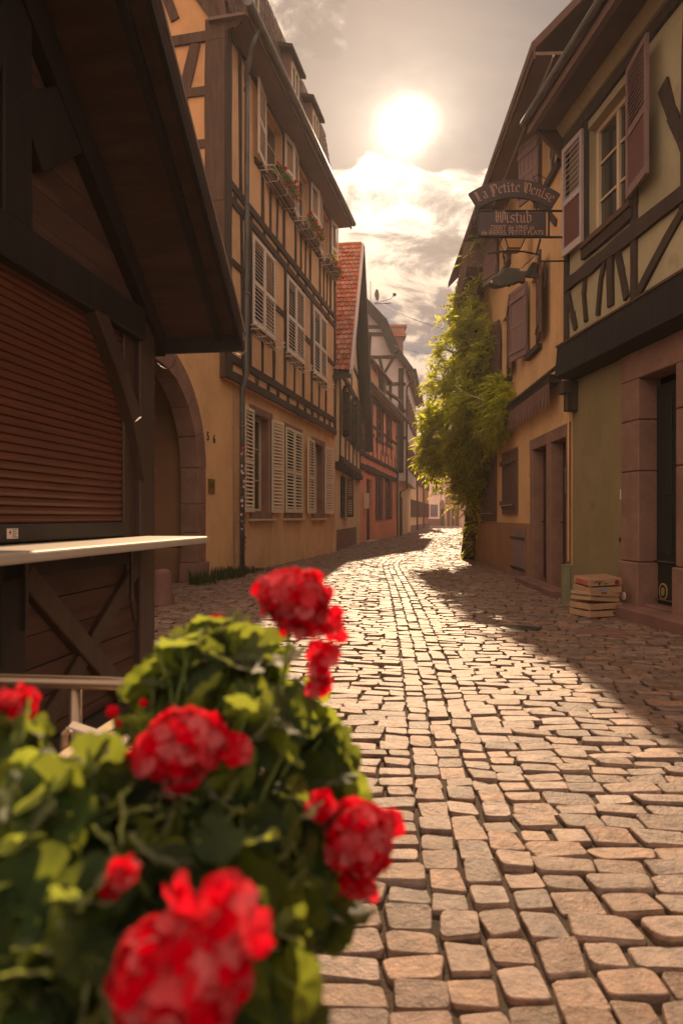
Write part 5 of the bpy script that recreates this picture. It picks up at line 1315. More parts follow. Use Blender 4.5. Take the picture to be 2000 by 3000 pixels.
b = MB(); b.tube([(xx, Yl, zz1 + .1), (xx, Yl, zz1 + .35), (3.8, Yl, zz1 + .5)], .02, 6); b.build('bracket', 'iron', ln)

# overhead wires and string
def wire(pts, r, lab, m='iron', name='overhead_wire'):
    b = MB(); P = []
    for i in range(17):
        t_ = i / 16; a, c = Vector(pts[0]), Vector(pts[1]); p = a.lerp(c, t_); p.z -= pts[2] * 4 * t_ * (1 - t_); P.append(tuple(p))
    b.tube(P, r, 5); tag(b.build(name, m), lab, 'wire')
wire((at(1108, 880, 42), at(1345, 975, 17), .2), .009, 'thin dark wire running from the satellite dish down to the vine')
wire((at(1150, 1010, 43), at(1290, 1040, 18), .1), .008, 'thin dark wire crossing the lane below the dish wire to the vine')
wire((at(1332, 1129, 16.5), at(1420, 1172, 14.5), .05), .010, 'pale taut string tied across the front of the vine', 'frame_cream', 'guy_string')
# ================================================================== KIOSK (near left)
F = FK
YK = 4.49; YN = 1.15
h = thing('kiosk', F.T(3, -.8, 0), 'dark timber market kiosk with closed red-brown roller shutter and steep overhanging roof', 'kiosk')
Ym = 2.82; ze = 2.42; pit = .84
def rz(Y): return ze + pit * (YK + .12 - Y) if Y > Ym else ze + pit * (YK + .12 - Ym) - pit * (Ym - Y)
# boards of gable and lower panel
def boards(a, c, z0, z1, top=None, o=-.04, st=.155):
    b = F.mb(); z = z0
    while z < z1:
        zb = min(z + st - .006, z1)
        a2, c2 = a, c
        if top:
            c2 = min(c, Ym + (top - z) / pit); a2 = max(a, Ym - (top - z) / pit)
        if c2 > a2: b.box(a2, c2, o - .02, o + U(-.003, .003), z, zb)
        z += st
    return b
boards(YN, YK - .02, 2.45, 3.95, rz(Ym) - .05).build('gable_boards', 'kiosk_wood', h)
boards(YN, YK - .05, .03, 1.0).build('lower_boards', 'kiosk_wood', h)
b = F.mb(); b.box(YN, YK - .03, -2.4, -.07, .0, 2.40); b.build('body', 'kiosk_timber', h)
# roller shutter ribs
b = F.mb(); z = 1.17; Y0, Y1 = YN + .1, 4.10
p_ = .040
while z < 2.32:
    pr = [(z, -.055), (z + p_ * .15, -.045), (z + p_ * .5, -.041), (z + p_ * .85, -.045), (z + p_ * .93, -.052)]
    for (za, oa), (zb, ob) in zip(pr, pr[1:]): b.quad((Y0, oa, za), (Y1, oa, za), (Y1, ob, zb), (Y0, ob, zb))
    b.quad((Y0, -.052, z + p_ * .93), (Y1, -.052, z + p_ * .93), (Y1, -.055, z + p_), (Y0, -.055, z + p_))
    z += p_
rs = b.build('roller_shutter', 'roller', h, recalc=False)
b = F.mb(); b.box(Y0, Y1, -.06, -.02, 1.085, 1.17); b.build('bottom_rail', 'metal_sill', rs, bevel=.005)
ya, yb_ = F.Y(33), F.Y(65)
b = F.mb(); b.box(ya, yb_, -.02, -.018, 1.105, 1.15); st_ = b.build('notice_label', 'plate_white', rs)
b = F.mb(); b.prism([(ya + .012, 1.133), (ya + .021, 1.144), (ya + .03, 1.133), (ya + .021, 1.122)], -.018, -.0174); b.build('label_mark', 'print_red', rs)
b = F.mb()
for k in range(5): b.box(ya + .038, yb_ - .008 - .008 * (k % 2), -.018, -.0174, 1.143 - k * .008, 1.146 - k * .008)
b.build('label_print', 'print_dark', rs)
# posts, rails, braces
t = F.mb()
t.box(4.27, YK, -.10, .0, 0, 2.44); t.box(4.11, 4.265, -.10, -.03, 1.0, 2.32)
t.box(4.36, 4.47, -.6, -.101, 0, 2.44)
t.build('corner_post', 'kiosk_trim', h, bevel=.008)
t = F.mb(); t.box(2.905, 3.11, -.09, .015, 2.5, 3.75); t.build('gable_post', 'kiosk_timber', h, bevel=.008)
t = F.mb(); t.box(2.90, 3.07, -.09, .01, 0, 1.03); t.build('post', 'kiosk_timber', h, bevel=.008)
t = F.mb(); t.box(YN, 4.29, -.1, .03, 2.306, 2.50); t.box(YN, 4.27, -.1, .01, .92, 1.035); t.box(YN, 4.27, -.1, .0, .0, .12); t.build('cross_beam', 'kiosk_timber', h, bevel=.008)
t = F.mb()
def kb(p, q, w, o1=.0, o0=-.05): t.beam(p, q, w, o0, o1)
kb((3.08, .94), (4.10, .12), .115, .012); kb((4.27, .90), (3.10, .10), .105, -.006)
kb((4.27, .55), (4.14, .92), .05, -.02)
t.build('cross_brace', 'kiosk_trim', h, bevel=.006)
t = F.mb()
for (a, c) in (((3.70, 2.34), (3.98, 2.05)), ((3.98, 2.05), (4.17, 1.80)), ((4.17, 1.80), (4.33, 1.45))): kb(a, c, .12, .03)
t.build('curved_brace', 'kiosk_trim', h, bevel=.006)
t = F.mb()
kb((3.10, 2.93), (3.56, 3.30), .30, .02); kb((3.12, 2.5), (3.12, 2.7), .01, .01)
kb((2.55, 2.5), (2.90, 3.35), .16, .02)
t.build('gable_brace', 'kiosk_timber', h, bevel=.006)
t = F.mb(); t.hexa([(Ym, -.08, rz(Ym) - .28), (YK + .1, -.08, ze - .14), (YK + .1, -.08, ze), (Ym, -.08, rz(Ym) - .02), (Ym, .03, rz(Ym) - .28), (YK + .1, .03, ze - .14), (YK + .1, .03, ze), (Ym, .03, rz(Ym) - .02)]); t.build('rafter', 'kiosk_timber', h)
# roof: two slabs, verge boards, thin metal drip edge that catches the sun
ov = .555
def slab(Ya2, za, Yb2, zb, o0, o1, th, m, name, lift=0.0, bev=0):
    b = F.mb(); b.hexa([(Ya2, o0, za + lift), (Yb2, o0, zb + lift), (Yb2, o1, zb + lift), (Ya2, o1, za + lift), (Ya2, o0, za + lift + th), (Yb2, o0, zb + lift + th), (Yb2, o1, zb + lift + th), (Ya2, o1, za + lift + th)])
    return b.build(name, m, h, bevel=bev)
YE = YK + .14; zE = rz(YE)
slab(Ym, rz(Ym), YE, zE, -2.6, ov, .05, 'kiosk_wood', 'roof'); slab(Ym, rz(Ym), 1.0, rz(1.0), -2.6, ov, .05, 'kiosk_wood', 'roof')
slab(Ym, rz(Ym), YE + .03, rz(YE + .03), -2.6, ov + .004, .012, 'zinc', 'roof_sheet', .052)
slab(Ym, rz(Ym), YE, zE, ov - .03, ov, .09, 'kiosk_timber', 'verge_board', -.092)
for o_ in (.40,): slab(Ym, rz(Ym), YE - .02, zE + .017, o_ - .025, o_ + .025, .05, 'kiosk_timber', 'purlin', -.052)
b = F.mb(); b.box(YE - .03, YE, -2.5, ov - .005, zE - .10, zE); b.build('eave_board', 'kiosk_timber', h)
b = F.mb(); b.tube([(YE + .02, ov + .01, rz(YE + .02) + .055), (Ym, ov + .01, rz(Ym) + .055)], .004, 5); b.build('drip_edge', 'counter_metal', h)
# counter
b = F.mb(); b.box(1.35, 4.37, -.01, .405, 1.036, 1.08); b.build('counter', 'counter_metal', h, bevel=.012, seg=3)
for yy in (4.06, 3.02):
    b = F.mb(); b.box(yy - .012, yy + .012, .03, .045, .70, 1.034); b.box(yy - .012, yy + .012, .045, .35, 1.02, 1.034); b.build('folding_bracket', 'metal_sill', h)
# hook, wire loops at the eave
b = F.mb(); rr = .07; cx_, cz_ = F.at(476, 1050, .0)
b.tube([(cx_ + rr * 1.0 * cos(a), .02 + .04 * cos(a), cz_ + rr * sin(a)) for a in [radians(-200 + 20 * k) for k in range(17)]], .0035, 5)
b.build('cable_loop', 'iron', h)
b = F.mb(); y_, z_ = YE + .02, zE - .02
b.tube([(y_, .50, z_ + .05), (y_ + .02, .56, z_ + .02), (y_ + .02, .565, z_ - .06), (y_, .53, z_ - .10), (y_ - .02, .50, z_ - .09)], .005, 6)
b.tube([(y_, .545, z_ + .08), (y_, .545, z_ + .0)], .008, 6)
b.build('steel_hook', 'steel', h)
b = F.mb(); b.tube([(YE, .06, 2.33), (YE - .02, .16, 2.42), (YE - .02, .26, 2.44), (YE - .02, .36, 2.40)], .004, 5); b.build('cable', 'iron', h)
b = F.mb()
for z_ in (2.16, 2.08, 1.85, 1.5, .9, .62, .4): b.box(YK - .002, YK + .006, -.012, .004, z_, z_ + .010)
b.build('nail_head', 'steel', h)

# ================================================================== CRATES
def crate(cx, cy, z0, w, d, hh, yaw, tilt, lab, flip=False, seed=0, red=False):
    M_ = Matrix.Translation((cx, cy, z0)) @ Matrix.Rotation(yaw, 4, 'Z') @ Matrix.Rotation(tilt[0], 4, 'X') @ Matrix.Rotation(tilt[1], 4, 'Y')
    def T(x, y, z): return tuple(M_ @ Vector((x, y, z)))
    root = thing('wooden_crate', (cx, cy, z0), lab, 'crate', 'wooden wine crates by the green wall')
    a, c = w / 2, d / 2; th = .012
    n = 2; g_ = .020; bh = (hh - g_) / n
    for nm, box in (('side_slat', None),):
        for k in range(n):
            za = k * (bh + g_); zb = za + bh
            b = MB(T); b.box(-a, a, -c, -c + th, za, zb); b.build('front_slat', 'crate_wood', root, bevel=.002)
            b = MB(T); b.box(-a, a, c - th, c, za, zb); b.build('back_slat', 'crate_wood', root, bevel=.002)
            b = MB(T); b.box(-a, -a + th, -c + th, c - th, za, zb); b.build('end_slat', 'crate_wood', root, bevel=.002)
            b = MB(T); b.box(a - th, a, -c + th, c - th, za, zb); b.build('end_slat', 'crate_wood', root, bevel=.002)
    for sx_ in (-1, 1):
        for sy_ in (-1, 1): b = MB(T); b.box(sx_ * (a - th) - (.022 if sx_ > 0 else 0), sx_ * (a - th) + (0 if sx_ > 0 else .022), sy_ * (c - th) - (.022 if sy_ > 0 else 0), sy_ * (c - th) + (0 if sy_ > 0 else .022), .002, hh - .002); b.build('corner_post', 'crate_wood', root)
    b = MB(T)
    zb = hh if flip else 0.0
    nb = 5
    for k in range(nb): 
        x0 = -a + th + k * (w - 2 * th) / nb; b.box(x0 + .008, x0 + (w - 2 * th) / nb - .008, -c + th + .001, c - th - .001, zb - (.010 if flip else 0), zb + (0 if flip else .008))
    if flip:
        for k in range(4): 
            y0 = -c + .03 + k * (d - .09) / 3; b.box(-a + .002, a - .002, y0, y0 + .032, zb + .0005, zb + .008)
    b.build('base_lattice' if flip else 'base_boards', 'crate_wood', root)
    return root, T, a, c
yw = radians(20)
BX, BY = 2.94, 8.08
ex = Vector((cos(yw), sin(yw), 0)); ey = Vector((-sin(yw), cos(yw), 0))
ctr = Vector((BX, BY, 0)) + ex * .24 + ey * .19
r1, T1, a1, c1 = crate(ctr.x, ctr.y, .008, .48, .37, .160, yw, (0, 0), 'slatted wooden crate standing on the cobbles, bottom of the stack of three')
b = MB(T1); b.prism([(.12 + .022 * cos(2 * pi * k / 12), .04 + .022 * sin(2 * pi * k / 12)) for k in range(12)], -c1 - .0015, -c1 + .001); b.build('printed_mark', 'print_dark', r1)
r2, T2, a2, c2 = crate(ctr.x - .02, ctr.y - .02, .188, .45, .34, .105, yw + radians(3), (radians(-2), radians(5)), 'open wooden crate lying askew, middle of the stack of three')
b = MB(T2); b.box(-.06, .02, -c2 - .0015, -c2 + .001, .09, .105); b.build('hand_slot', 'print_dark', r2)
r3, T3, a3, c3 = crate(ctr.x + .025, ctr.y + .02, .298, .44, .34, .170, yw - radians(6), (radians(4.5), radians(-1.5)), 'upturned wooden crate with printed sides and lattice base, topmost of the stack of three', flip=True)
b = MB(T3); b.prism([(.155 + .034 * cos(2 * pi * k / 16), .125 + .034 * sin(2 * pi * k / 16)) for k in range(16)], -c3 - .0015, -c3 + .001); b.build('printed_emblem', 'print_red', r3)
b = MB(T3); b.box(.125, .165, -c3 - .003, -c3 + .001, .11, .15); b.box(-.16, -.05, -c3 - .0015, -c3 + .001, .132, .139); b.box(-.15, -.02, -c3 - .0015, -c3 + .001, .147, .153); b.box(-.10, -.075, -c3 - .0015, -c3 + .001, .105, .135); b.box(-.02, .02, -c3 - .0015, -c3 + .001, .11, .122); b.build('printed_lettering', 'print_dark', r3)
b = MB(T3); b.box(-.09, .03, -c3 - .0015, -c3 + .001, .03, .065); b.build('paper_label', 'print_blue', r3)
b = MB(T3)
for k in range(10): b.box(-a3 - .0015, -a3 + .001, -c3 + .04 + k * .024, -c3 + .056 + k * .024, .10, .155)
b.build('red_lettering', 'print_red', r3)

# green bollard post by the doorway
X, Y = (1659 - 1000) / FP * 9.55, 9.55
b = MB(); b.box(X - .06, X + .065, Y - .06, Y + .06, 0, .52)
bo = thing('bollard', (X, Y, 0), 'olive green square metal bollard beside the wooden crates', 'bollard')
b.build('post', 'bollard_green', bo, bevel=.008, seg=2)
b = MB(); b.box(X - .07, X + .075, Y - .07, Y + .07, .52, .535); b.build('cap', 'bollard_green', bo, bevel=.005)
b = MB(); b.box(X + .03, X + .036, Y - .0635, Y - .0595, .05, .49); b.build('seam', 'iron', bo)

# ================================================================== TERRACE CHAIR (left foreground)
Yc = 1.75
def TC(px, py, Y=Yc): return at(px, py, Y)
ch_ = thing('terrace_chair', (-.72, Yc, 0), 'brushed steel tubular terrace chair behind the geraniums, in front of the kiosk', 'chair')
zr = TC(0, 1982)[2]
b = MB(); b.tube([(-1.30, Yc + .30, zr - .02), (-1.3, Yc + .04, zr), (-1.25, Yc, zr), (-.60, Yc - .01, zr - .015), (-.50, Yc - .01, zr - .02), (-.46, Yc + .04, zr - .02), (-.46, Yc + .32, zr - .04)], .0165, 10); b.build('back_rail', 'steel', ch_, smooth=True)
X0 = TC(222, 0)[0]
b = MB(); b.tube([(X0, Yc, zr - .015), (X0, Yc, .46)], .0155, 10); b.build('back_post', 'steel', ch_, smooth=True)
b = MB()
for (p, q, w) in ((TC(205, 2130, 1.68), TC(325, 2172, 1.60), .018),):
    b.hexa([(p[0], p[1] - w, p[2]), (q[0], q[1] - w, q[2]), (q[0], q[1] + w, q[2] + .006), (p[0], p[1] + w, p[2] + .006), (p[0], p[1] - w, p[2] + .006), (q[0], q[1] - w, q[2] + .006), (q[0], q[1] + w, q[2] + .012), (p[0], p[1] + w, p[2] + .012)])
b.build('armrest', 'counter_metal', ch_, bevel=.003)
b = MB(); b.tube([TC(205, 2135, 1.68), TC(190, 2150, 1.68), TC(188, 2180, 1.68), TC(188, 2380, 1.68)], .010, 8); b.build('arm_tube', 'steel', ch_)
for (x0, y0, x1, y1) in ((150, 2235, 345, 2110), (150, 2260, 250, 2200), (60, 2290, 330, 2150)):
    p, q = TC(x0, y0, 1.62), TC(x1, y1, 1.80); b = MB(); w = .022
    b.hexa([(p[0] - .01, p[1], p[2]), (q[0] - .01, q[1], q[2]), (q[0] + w, q[1] - .05, q[2]), (p[0] + w, p[1] - .05, p[2]), (p[0] - .01, p[1], p[2] + .006), (q[0] - .01, q[1], q[2] + .006), (q[0] + w, q[1] - .05, q[2] + .006), (p[0] + w, p[1] - .05, p[2] + .006)])
    b.build('seat_slat', 'frame_cream', ch_, bevel=.002)
for (x_, y_) in ((-1.3, Yc + .30), (-.46, Yc + .32), (-1.3, Yc - .1), (-.5, Yc - .1)):
    b = MB(); b.tube([(x_, y_, zr - .03 if y_ > Yc else .5), (x_, y_, 0)], .011, 8); b.build('leg', 'steel', ch_)
# ================================================================== PLANTS
def rdir(up=0.0):
    while 1:
        v = Vector((U(-1, 1), U(-1, 1), U(-1, 1)))
        if .05 < v.length < 1: break
    v.normalize(); v.z += up; return v.normalized()
def basis(n):
    n = n.normalized(); a = Vector((0, 0, 1)) if abs(n.z) < .9 else Vector((1, 0, 0)); x = a.cross(n).normalized(); return x, n.cross(x), n

# ---- climbing vine -------------------------------------------------
F = FR2
vn = thing('climbing_vine', (3.75, 18.6, 0), 'large wisteria-like climbing vine with yellow-green leaves spilling over the lane from the tavern wall', 'climbing plant')
CL_ = [(1345, 885, 18.3, 24, .6), (1400, 830, 17.0, 20, .9), (1405, 760, 16.9, 16, .8), (1410, 700, 16.3, 13, .7), (1405, 900, 17, 30, .9), (1345, 960, 18, 30, .6), (1405, 990, 16.8, 62, 1), (1305, 1025, 18, 34, .4),
       (1352, 1060, 17.5, 50, .7), (1420, 1075, 16.2, 60, 1), (1290, 1120, 18.5, 38, .45), (1340, 1155, 17.5, 55, .7), (1405, 1175, 16, 66, .9), (1465, 1165, 15.2, 58, 1), (1505, 1200, 14.2, 44, 1), (1475, 1130, 15.3, 34, .8), (1520, 1175, 14.0, 22, .8),
       (1265, 1200, 19, 34, .4), (1310, 1250, 18, 52, .8), (1362, 1260, 17, 72, 1), (1430, 1240, 15.6, 62, 1), (1490, 1240, 14.6, 46, 1), (1270, 1300, 19, 40, .9), (1312, 1320, 18.5, 48, 1.2), (1362, 1350, 17.5, 60, 1),
       (1258, 1345, 19.3, 28, 1.4), (1288, 1375, 19, 28, 1.2), (1405, 1310, 16.8, 60, 1), (1398, 1410, 17.8, 36, .6), (1402, 1470, 17.9, 28, .35), (1405, 1530, 18.3, 24, .3), (1408, 1590, 18.9, 18, .25), (1370, 1420, 18.3, 34, .8), (1350, 1400, 18.3, 26, .8),
       (1345, 1480, 18.8, 13, .5), (1290, 1425, 19, 14, .5), (1425, 1380, 17.2, 36, 1), (1440, 1005, 16, 30, .9), (1275, 1215, 19, 22, .6), (1255, 1230, 19.2, 16, .5), (1408, 1615, 19.4, 12, .2), (1372, 1340, 20.2, 40, 1.1), (1376, 1270, 20.2, 40, 1.1), (1378, 1420, 20.0, 30, .8), (1500, 1160, 14.6, 36, .9), (1470, 1200, 15.0, 50, .9)]
b = MB()
def leaflet(b, base, d, side, ln, wd, n):
    tip = base + d * ln + n * (-.25 * ln)
    m1 = base + d * ln * .42 + side * wd + n * .004; m2 = base + d * ln * .42 - side * wd + n * .004
    i = [b.p(*base), b.p(*m1), b.p(*tip), b.p(*m2)]
    b.face(i)
def pinnate(b, p, d, up, ln, k=4):
    side = d.cross(up).normalized(); n = side.cross(d).normalized()
    for i in range(k):
        t = (i + .8) / (k + .5); q = p + d * ln * t + Vector((0, 0, -.35 * ln * t * t)); s = .40 * ln * (1 - .25 * t)
        for sg_ in (-1, 1):
            dd = (side * sg_ + d * .55).normalized(); leaflet(b, q, dd, d, s, s * .30, n)
    leaflet(b, p + d * ln + Vector((0, 0, -.35 * ln)), (d + Vector((0, 0, -.5))).normalized(), side, .42 * ln, .11 * ln, n)
nl = 0
for (px, py, Y, r, dens) in CL_:
    c = Vector(at(px, py, Y)); rm = r / FP * Y
    xw = F.X0 + .0375 * Y
    cnt = int(330 * dens * (rm / .5) ** 2)
    # uneven: sub-clumps
    subs = [c + rdir() * rm * U(.3, .95) for _ in range(6)]
    for _ in range(cnt):
        s_ = random.choice(subs); p = s_ + rdir() * rm * .40 * (R() ** .5)
        p.y += U(-.35, .35)
        if p.x > xw - .03: p.x = xw - U(.03, .25)
        out = (p - c); out.y -= .2; out.x -= .25
        d = (out.normalized() + rdir() * .9).normalized()
        pinnate(b, p, d, Vector((0, 0, 1)) + rdir() * .5, U(.20, .38)); nl += 1
b.build('foliage', 'leaf_wisteria', vn, recalc=False)
# trailing shoots
bs = MB(); bl = MB()
for (p0, p1, dr) in (((1345, 900, 18), (1330, 870, 18), .1), ((1330, 990, 18), (1262, 1005, 18.3), .15), ((1320, 1100, 18), (1245, 1075, 18.6), .2), ((1300, 1180, 18.5), (1232, 1225, 19.3), .1), ((1330, 940, 18), (1285, 950, 18.2), .2), ((1290, 1200, 18.5), (1225, 1240, 19.3), .1),
                     ((1340, 1390, 18), (1330, 1450, 18.2), 0), ((1300, 1390, 19), (1288, 1440, 19), 0), ((1350, 1200, 17), (1360, 1330, 16.6), 0), ((1420, 1330, 16), (1372, 1390, 16), .1), ((1290, 1300, 19), (1230, 1310, 19.3), .1), ((1370, 700, 17), (1345, 830, 17.8), .3)):
    a, c = Vector(at(*p0)), Vector(at(*p1)); P = []
    for i in range(9):
        t = i / 8; q = a.lerp(c, t); q.z += dr * sin(pi * t) * 1.0; q += rdir() * .02; P.append(q)
        if i > 1:
            for _ in range(2): pinnate(bl, q, rdir(.1), Vector((0, 0, 1)) + rdir() * .4, U(.13, .22))
    bs.tube([tuple(q) for q in P], [.012 * (1 - i / 10) for i in range(9)], 5)
bl.build('foliage', 'leaf_wisteria', vn, recalc=False)
bs.build('shoots', 'bark', vn)
b = MB()
for (pts, r0, r1) in (([(1405, 1632, 19.6), (1398, 1500, 18.9), (1405, 1380, 18.1), (1395, 1250, 17.6), (1402, 1080, 17.3), (1398, 900, 17.2), (1408, 740, 16.9)], .30, .06),
                      ([(1400, 1630, 19.7), (1412, 1520, 18.9), (1392, 1420, 18.3), (1360, 1320, 18), (1310, 1280, 18.4)], .16, .04), ([(1395, 1250, 17.6), (1440, 1200, 16.5), (1495, 1215, 14.6)], .07, .02),
                      ([(1402, 1080, 17.3), (1350, 1040, 17.8), (1300, 1020, 18.2)], .06, .02)):
    P = [];
    for (p, q) in zip(pts, pts[1:]):
        for k in range(4):
            t = k / 4; P.append(Vector(at(*p)).lerp(Vector(at(*q)), t) + rdir() * .03)
    P.append(Vector(at(*pts[-1])))
    P = [Vector((min(v.x, F.X0 + .0375 * v.y - .05), v.y, max(v.z, -.02))) for v in P]
    b.tube([tuple(v) for v in P], [r0 + (r1 - r0) * i / (len(P) - 1) for i in range(len(P))], 8)
b.build('trunk', 'bark', vn, smooth=True)

# ---- window flower boxes on the ochre house ------------------------
F = Fr(FL2.X0 + .10, .22, 1)
def small_leaves(b, c, rx, ry, rz_, n, s):
    for _ in range(n):
        v = rdir(); rr = R() ** .4; p = c + Vector((v.x * rx, v.y * ry, v.z * rz_)) * rr
        x, y, nn = basis(rdir(.4)); q = s * U(.7, 1.3)
        b.face([b.p(*(p + x * q * cos(a) + y * q * sin(a) * .9)) for a in [2 * pi * k / 6 for k in range(6)]])
labs = ['window box of dark red geraniums under the nearest third-storey window', 'window box of red geraniums under the middle third-storey window', 'window box of sunlit red geraniums under the farthest third-storey window']
for i, ((a, c), (ya, yb2)) in enumerate(zip(U2, (((F.Y(778)), F.Y(832)), (F.Y(868), F.Y(914)), (F.Y(932), F.Y(972))))):
    ya = ya - .25; fb = thing('flower_box', F.T((ya + yb2) / 2, .2, 9.0), labs[i], 'flower box', 'window boxes of the ochre house')
    ya2 = a - .1 + .25; yb3 = c + .2
    b = F.mb(); b.hexa([(ya2, .06, 9.0), (yb3, .06, 9.0), (yb3, .24, 9.0), (ya2, .24, 9.0), (ya2, .04, 9.16), (yb3, .04, 9.16), (yb3, .28, 9.16), (ya2, .28, 9.16)]); b.build('trough', 'shutter_brown', fb)
    b = MB(); bp = MB()
    for k in range(9):
        cc = Vector(F.T(ya2 + (yb3 - ya2) * (k + .7) / 9, .22 + U(0, .1), 9.28 + U(-.05, .12) - (.15 if i == 2 else 0)))
        small_leaves(b, cc, .17, .17, .17, 70, .035)
        for _ in range(3 if i < 2 else 5):
            hc = cc + rdir(-.1) * U(.14, .24)
            small_leaves(bp, hc, .05, .05, .045, 16, .022)
    b.build('foliage', 'leaf_geranium', fb, recalc=False); bp.build('blossoms', 'petal_red', fb, recalc=False)

# ---- weeds along the wall foot -------------------------------------
F = FL2; b = MB(); wc = [R() ** 1.4 for _ in range(16)]
for _ in range(750):
    t = min(1, max(0, random.choice(wc) + random.gauss(0, .018))); Y = 12.0 + 5.2 * (t ** 1.3); o = abs(random.gauss(0, .16)) + .02; hgt = U(.03, .22) * (1.2 - .8 * t) * (1.3 if Y < 14.8 else .5)
    if R() < .3 and Y > 15.4: continue
    p = Vector(F.T(Y, o, 0)); d = Vector((U(-.4, .4), U(-.4, .4), 1)) * hgt; w = U(.006, .02); s = Vector((U(-1, 1), U(-1, 1), 0)).normalized() * w
    i = [b.p(*(p - s)), b.p(*(p + s)), b.p(*(p + d * .6 + s * 1.2)), b.p(*(p + d)), b.p(*(p + d * .6 - s * .8))]; b.face(i)
tag(b.build('wall_weeds', 'weed', recalc=False), 'straggly green weeds growing along the foot of the ochre wall by the downpipe', 'weeds', kind='stuff')

# ---- foreground geraniums ------------------------------------------
HEADS = [(862, 1755, .76, 135, 112), (938, 1965, .76, 45, 72), (535, 2185, .60, 160, 118), (1050, 2460, .68, 128, 150), (545, 2840, .42, 240, 225), (45, 2065, .64, 78, 55), (365, 2555, .46, 50, 50), (175, 2612, .46, 45, 35), (335, 2650, .46, 40, 35), (610, 2640, .42, 100, 80)]
def hides(p):
    x = 1000 + FP * p.x / p.y; y = HZ + (CH - p.z) * FP / p.y
    for (hx, hy, Y, rx, rz_) in HEADS:
        if ((x - hx) / (rx + 12)) ** 2 + ((y - hy) / (rz_ + 12)) ** 2 < 1 and p.y < Y + .06: return True
    return False
gp = thing('geranium_plant', (-.25, .62, .62), 'large blurred red geranium plant filling the lower left foreground', 'geranium')
bl = MB(); bst = MB()
def ger_leaf(b, c, n, r):
    x, y, n = basis(n); a0 = U(0, 6.28); K = 35; cen = b.p(*(c - n * r * .16)); rr = [[], [], []]
    ph = U(0, 6.28); gap = .30; cup = U(-.15, .40); ruf = U(.06, .16)
    for k in range(K + 1):
        u = k / K; a = a0 + gap / 2 + (2 * pi - gap) * u
        fold = abs(((u * 7) % 1) - .5) * 2          # seven pleats, valleys along the veins
        lob = .90 + .12 * (1 - fold ** 2) + .025 * (1 if k % 2 else -1)
        for j, t in enumerate((.42, .78, 1.0)):
            z = r * (cup * t * t * .6 - ruf * fold * t + .16 * t * t * cos(2 * a + ph) + (.05 * sin(9 * a + ph) if j == 2 else 0))
            rad = r * t * (lob if j else 1)
            rr[j].append(b.p(*(c + (x * cos(a) + y * sin(a)) * rad + n * z)))
    for k in range(K):
        b.face((cen, rr[0][k], rr[0][k + 1]))
        for j in (0, 1): b.face((rr[j][k], rr[j + 1][k], rr[j + 1][k + 1], rr[j][k + 1]))
GC = [(560, 1945, .80, 110, 26), (470, 2010, .78, 90, 18), (660, 1900, .82, 90, 16), (640, 2010, .78, 140, 30), (800, 1985, .82, 95, 14), (860, 2090, .82, 110, 18), (930, 2190, .80, 85, 14), (760, 2150, .72, 150, 30), (410, 2150, .72, 40, 4),
      (140, 2330, .66, 110, 22), (310, 2350, .64, 115, 24), (30, 2150, .64, 70, 10), (60, 2330, .6, 130, 24), (480, 2390, .62, 190, 34), (700, 2400, .66, 190, 34), (880, 2370, .74, 140, 22), (820, 2560, .66, 150, 24),
      (250, 2480, .56, 230, 34), (60, 2600, .52, 200, 26), (520, 2620, .54, 240, 34), (720, 2740, .58, 180, 28), (840, 2900, .56, 80, 10), (300, 2780, .48, 250, 30), (80, 2850, .46, 220, 24), (620, 2900, .50, 250, 26), (960, 2680, .68, 70, 7), (975, 2260, .80, 55, 6), (600, 1870, .82, 60, 8)]
core = Vector(at(480, 3000, .62))
tips = []
for (px, py, Y, r, n) in GC:
    c = Vector(at(px, py, Y)); rm = r / FP * Y
    for _ in range(int(n * (1.6 if py > 2200 else 1.05))):
        v = rdir(); p = c + Vector((v.x * rm, v.y * rm * 1.1, v.z * rm * .9)) * (R() ** .45) * (U(.9, 1.25) if py < 2200 else 1)
        if p.y < .36: p.y = .36 + U(0, .05)
        if hides(p): continue
        if p.z > c.z + rm * .3: nrm_ = Vector((U(-.6, .6), U(-.9, .5), 1.0))
        else: nrm_ = Vector((U(-.8, .8), U(-1.3, .2), U(-.1, 1)))
        ger_leaf(bl, p, (nrm_.normalized() + rdir() * .7).normalized(), U(.015, .034) * (1.2 if py > 2450 else 1))
        if R() < .4:
            q = p.lerp(core, .35) + rdir() * .02; bst.tube([tuple(p), tuple(p.lerp(q, .5) + Vector((0, 0, .01))), tuple(q)], .0016, 5)
bl.build('foliage', 'leaf_geranium', gp, recalc=False, smooth=True)
def floret(b, c, n, r):
    x, y, n = basis(n); a0 = U(0, 6.28)
    for k in range(5):
        a = a0 + 2 * pi * k / 5 + U(-.15, .15); d = x * cos(a) + y * sin(a); s = n.cross(d); tilt = U(-.1, .45); ph = U(0, 6.28); L_ = U(.9, 1.12)
        rows = []
        for (t, w) in ((.04, .08), (.30, .34), (.58, .54), (.84, .52), (1.0, .26)):
            row = []
            for q in (-1, -.5, 0, .5, 1):
                z = n * r * (tilt * t - .40 * t * t + .10 * q * q + .09 * t * sin(q * 3.2 + ph))
                row.append(b.p(*(c + d * r * L_ * (t - .10 * q * q * t) + s * r * w * q + z)))
            rows.append(row)
        for A, B in zip(rows, rows[1:]):
            for j in range(4): b.face((A[j], A[j + 1], B[j + 1], B[j]))
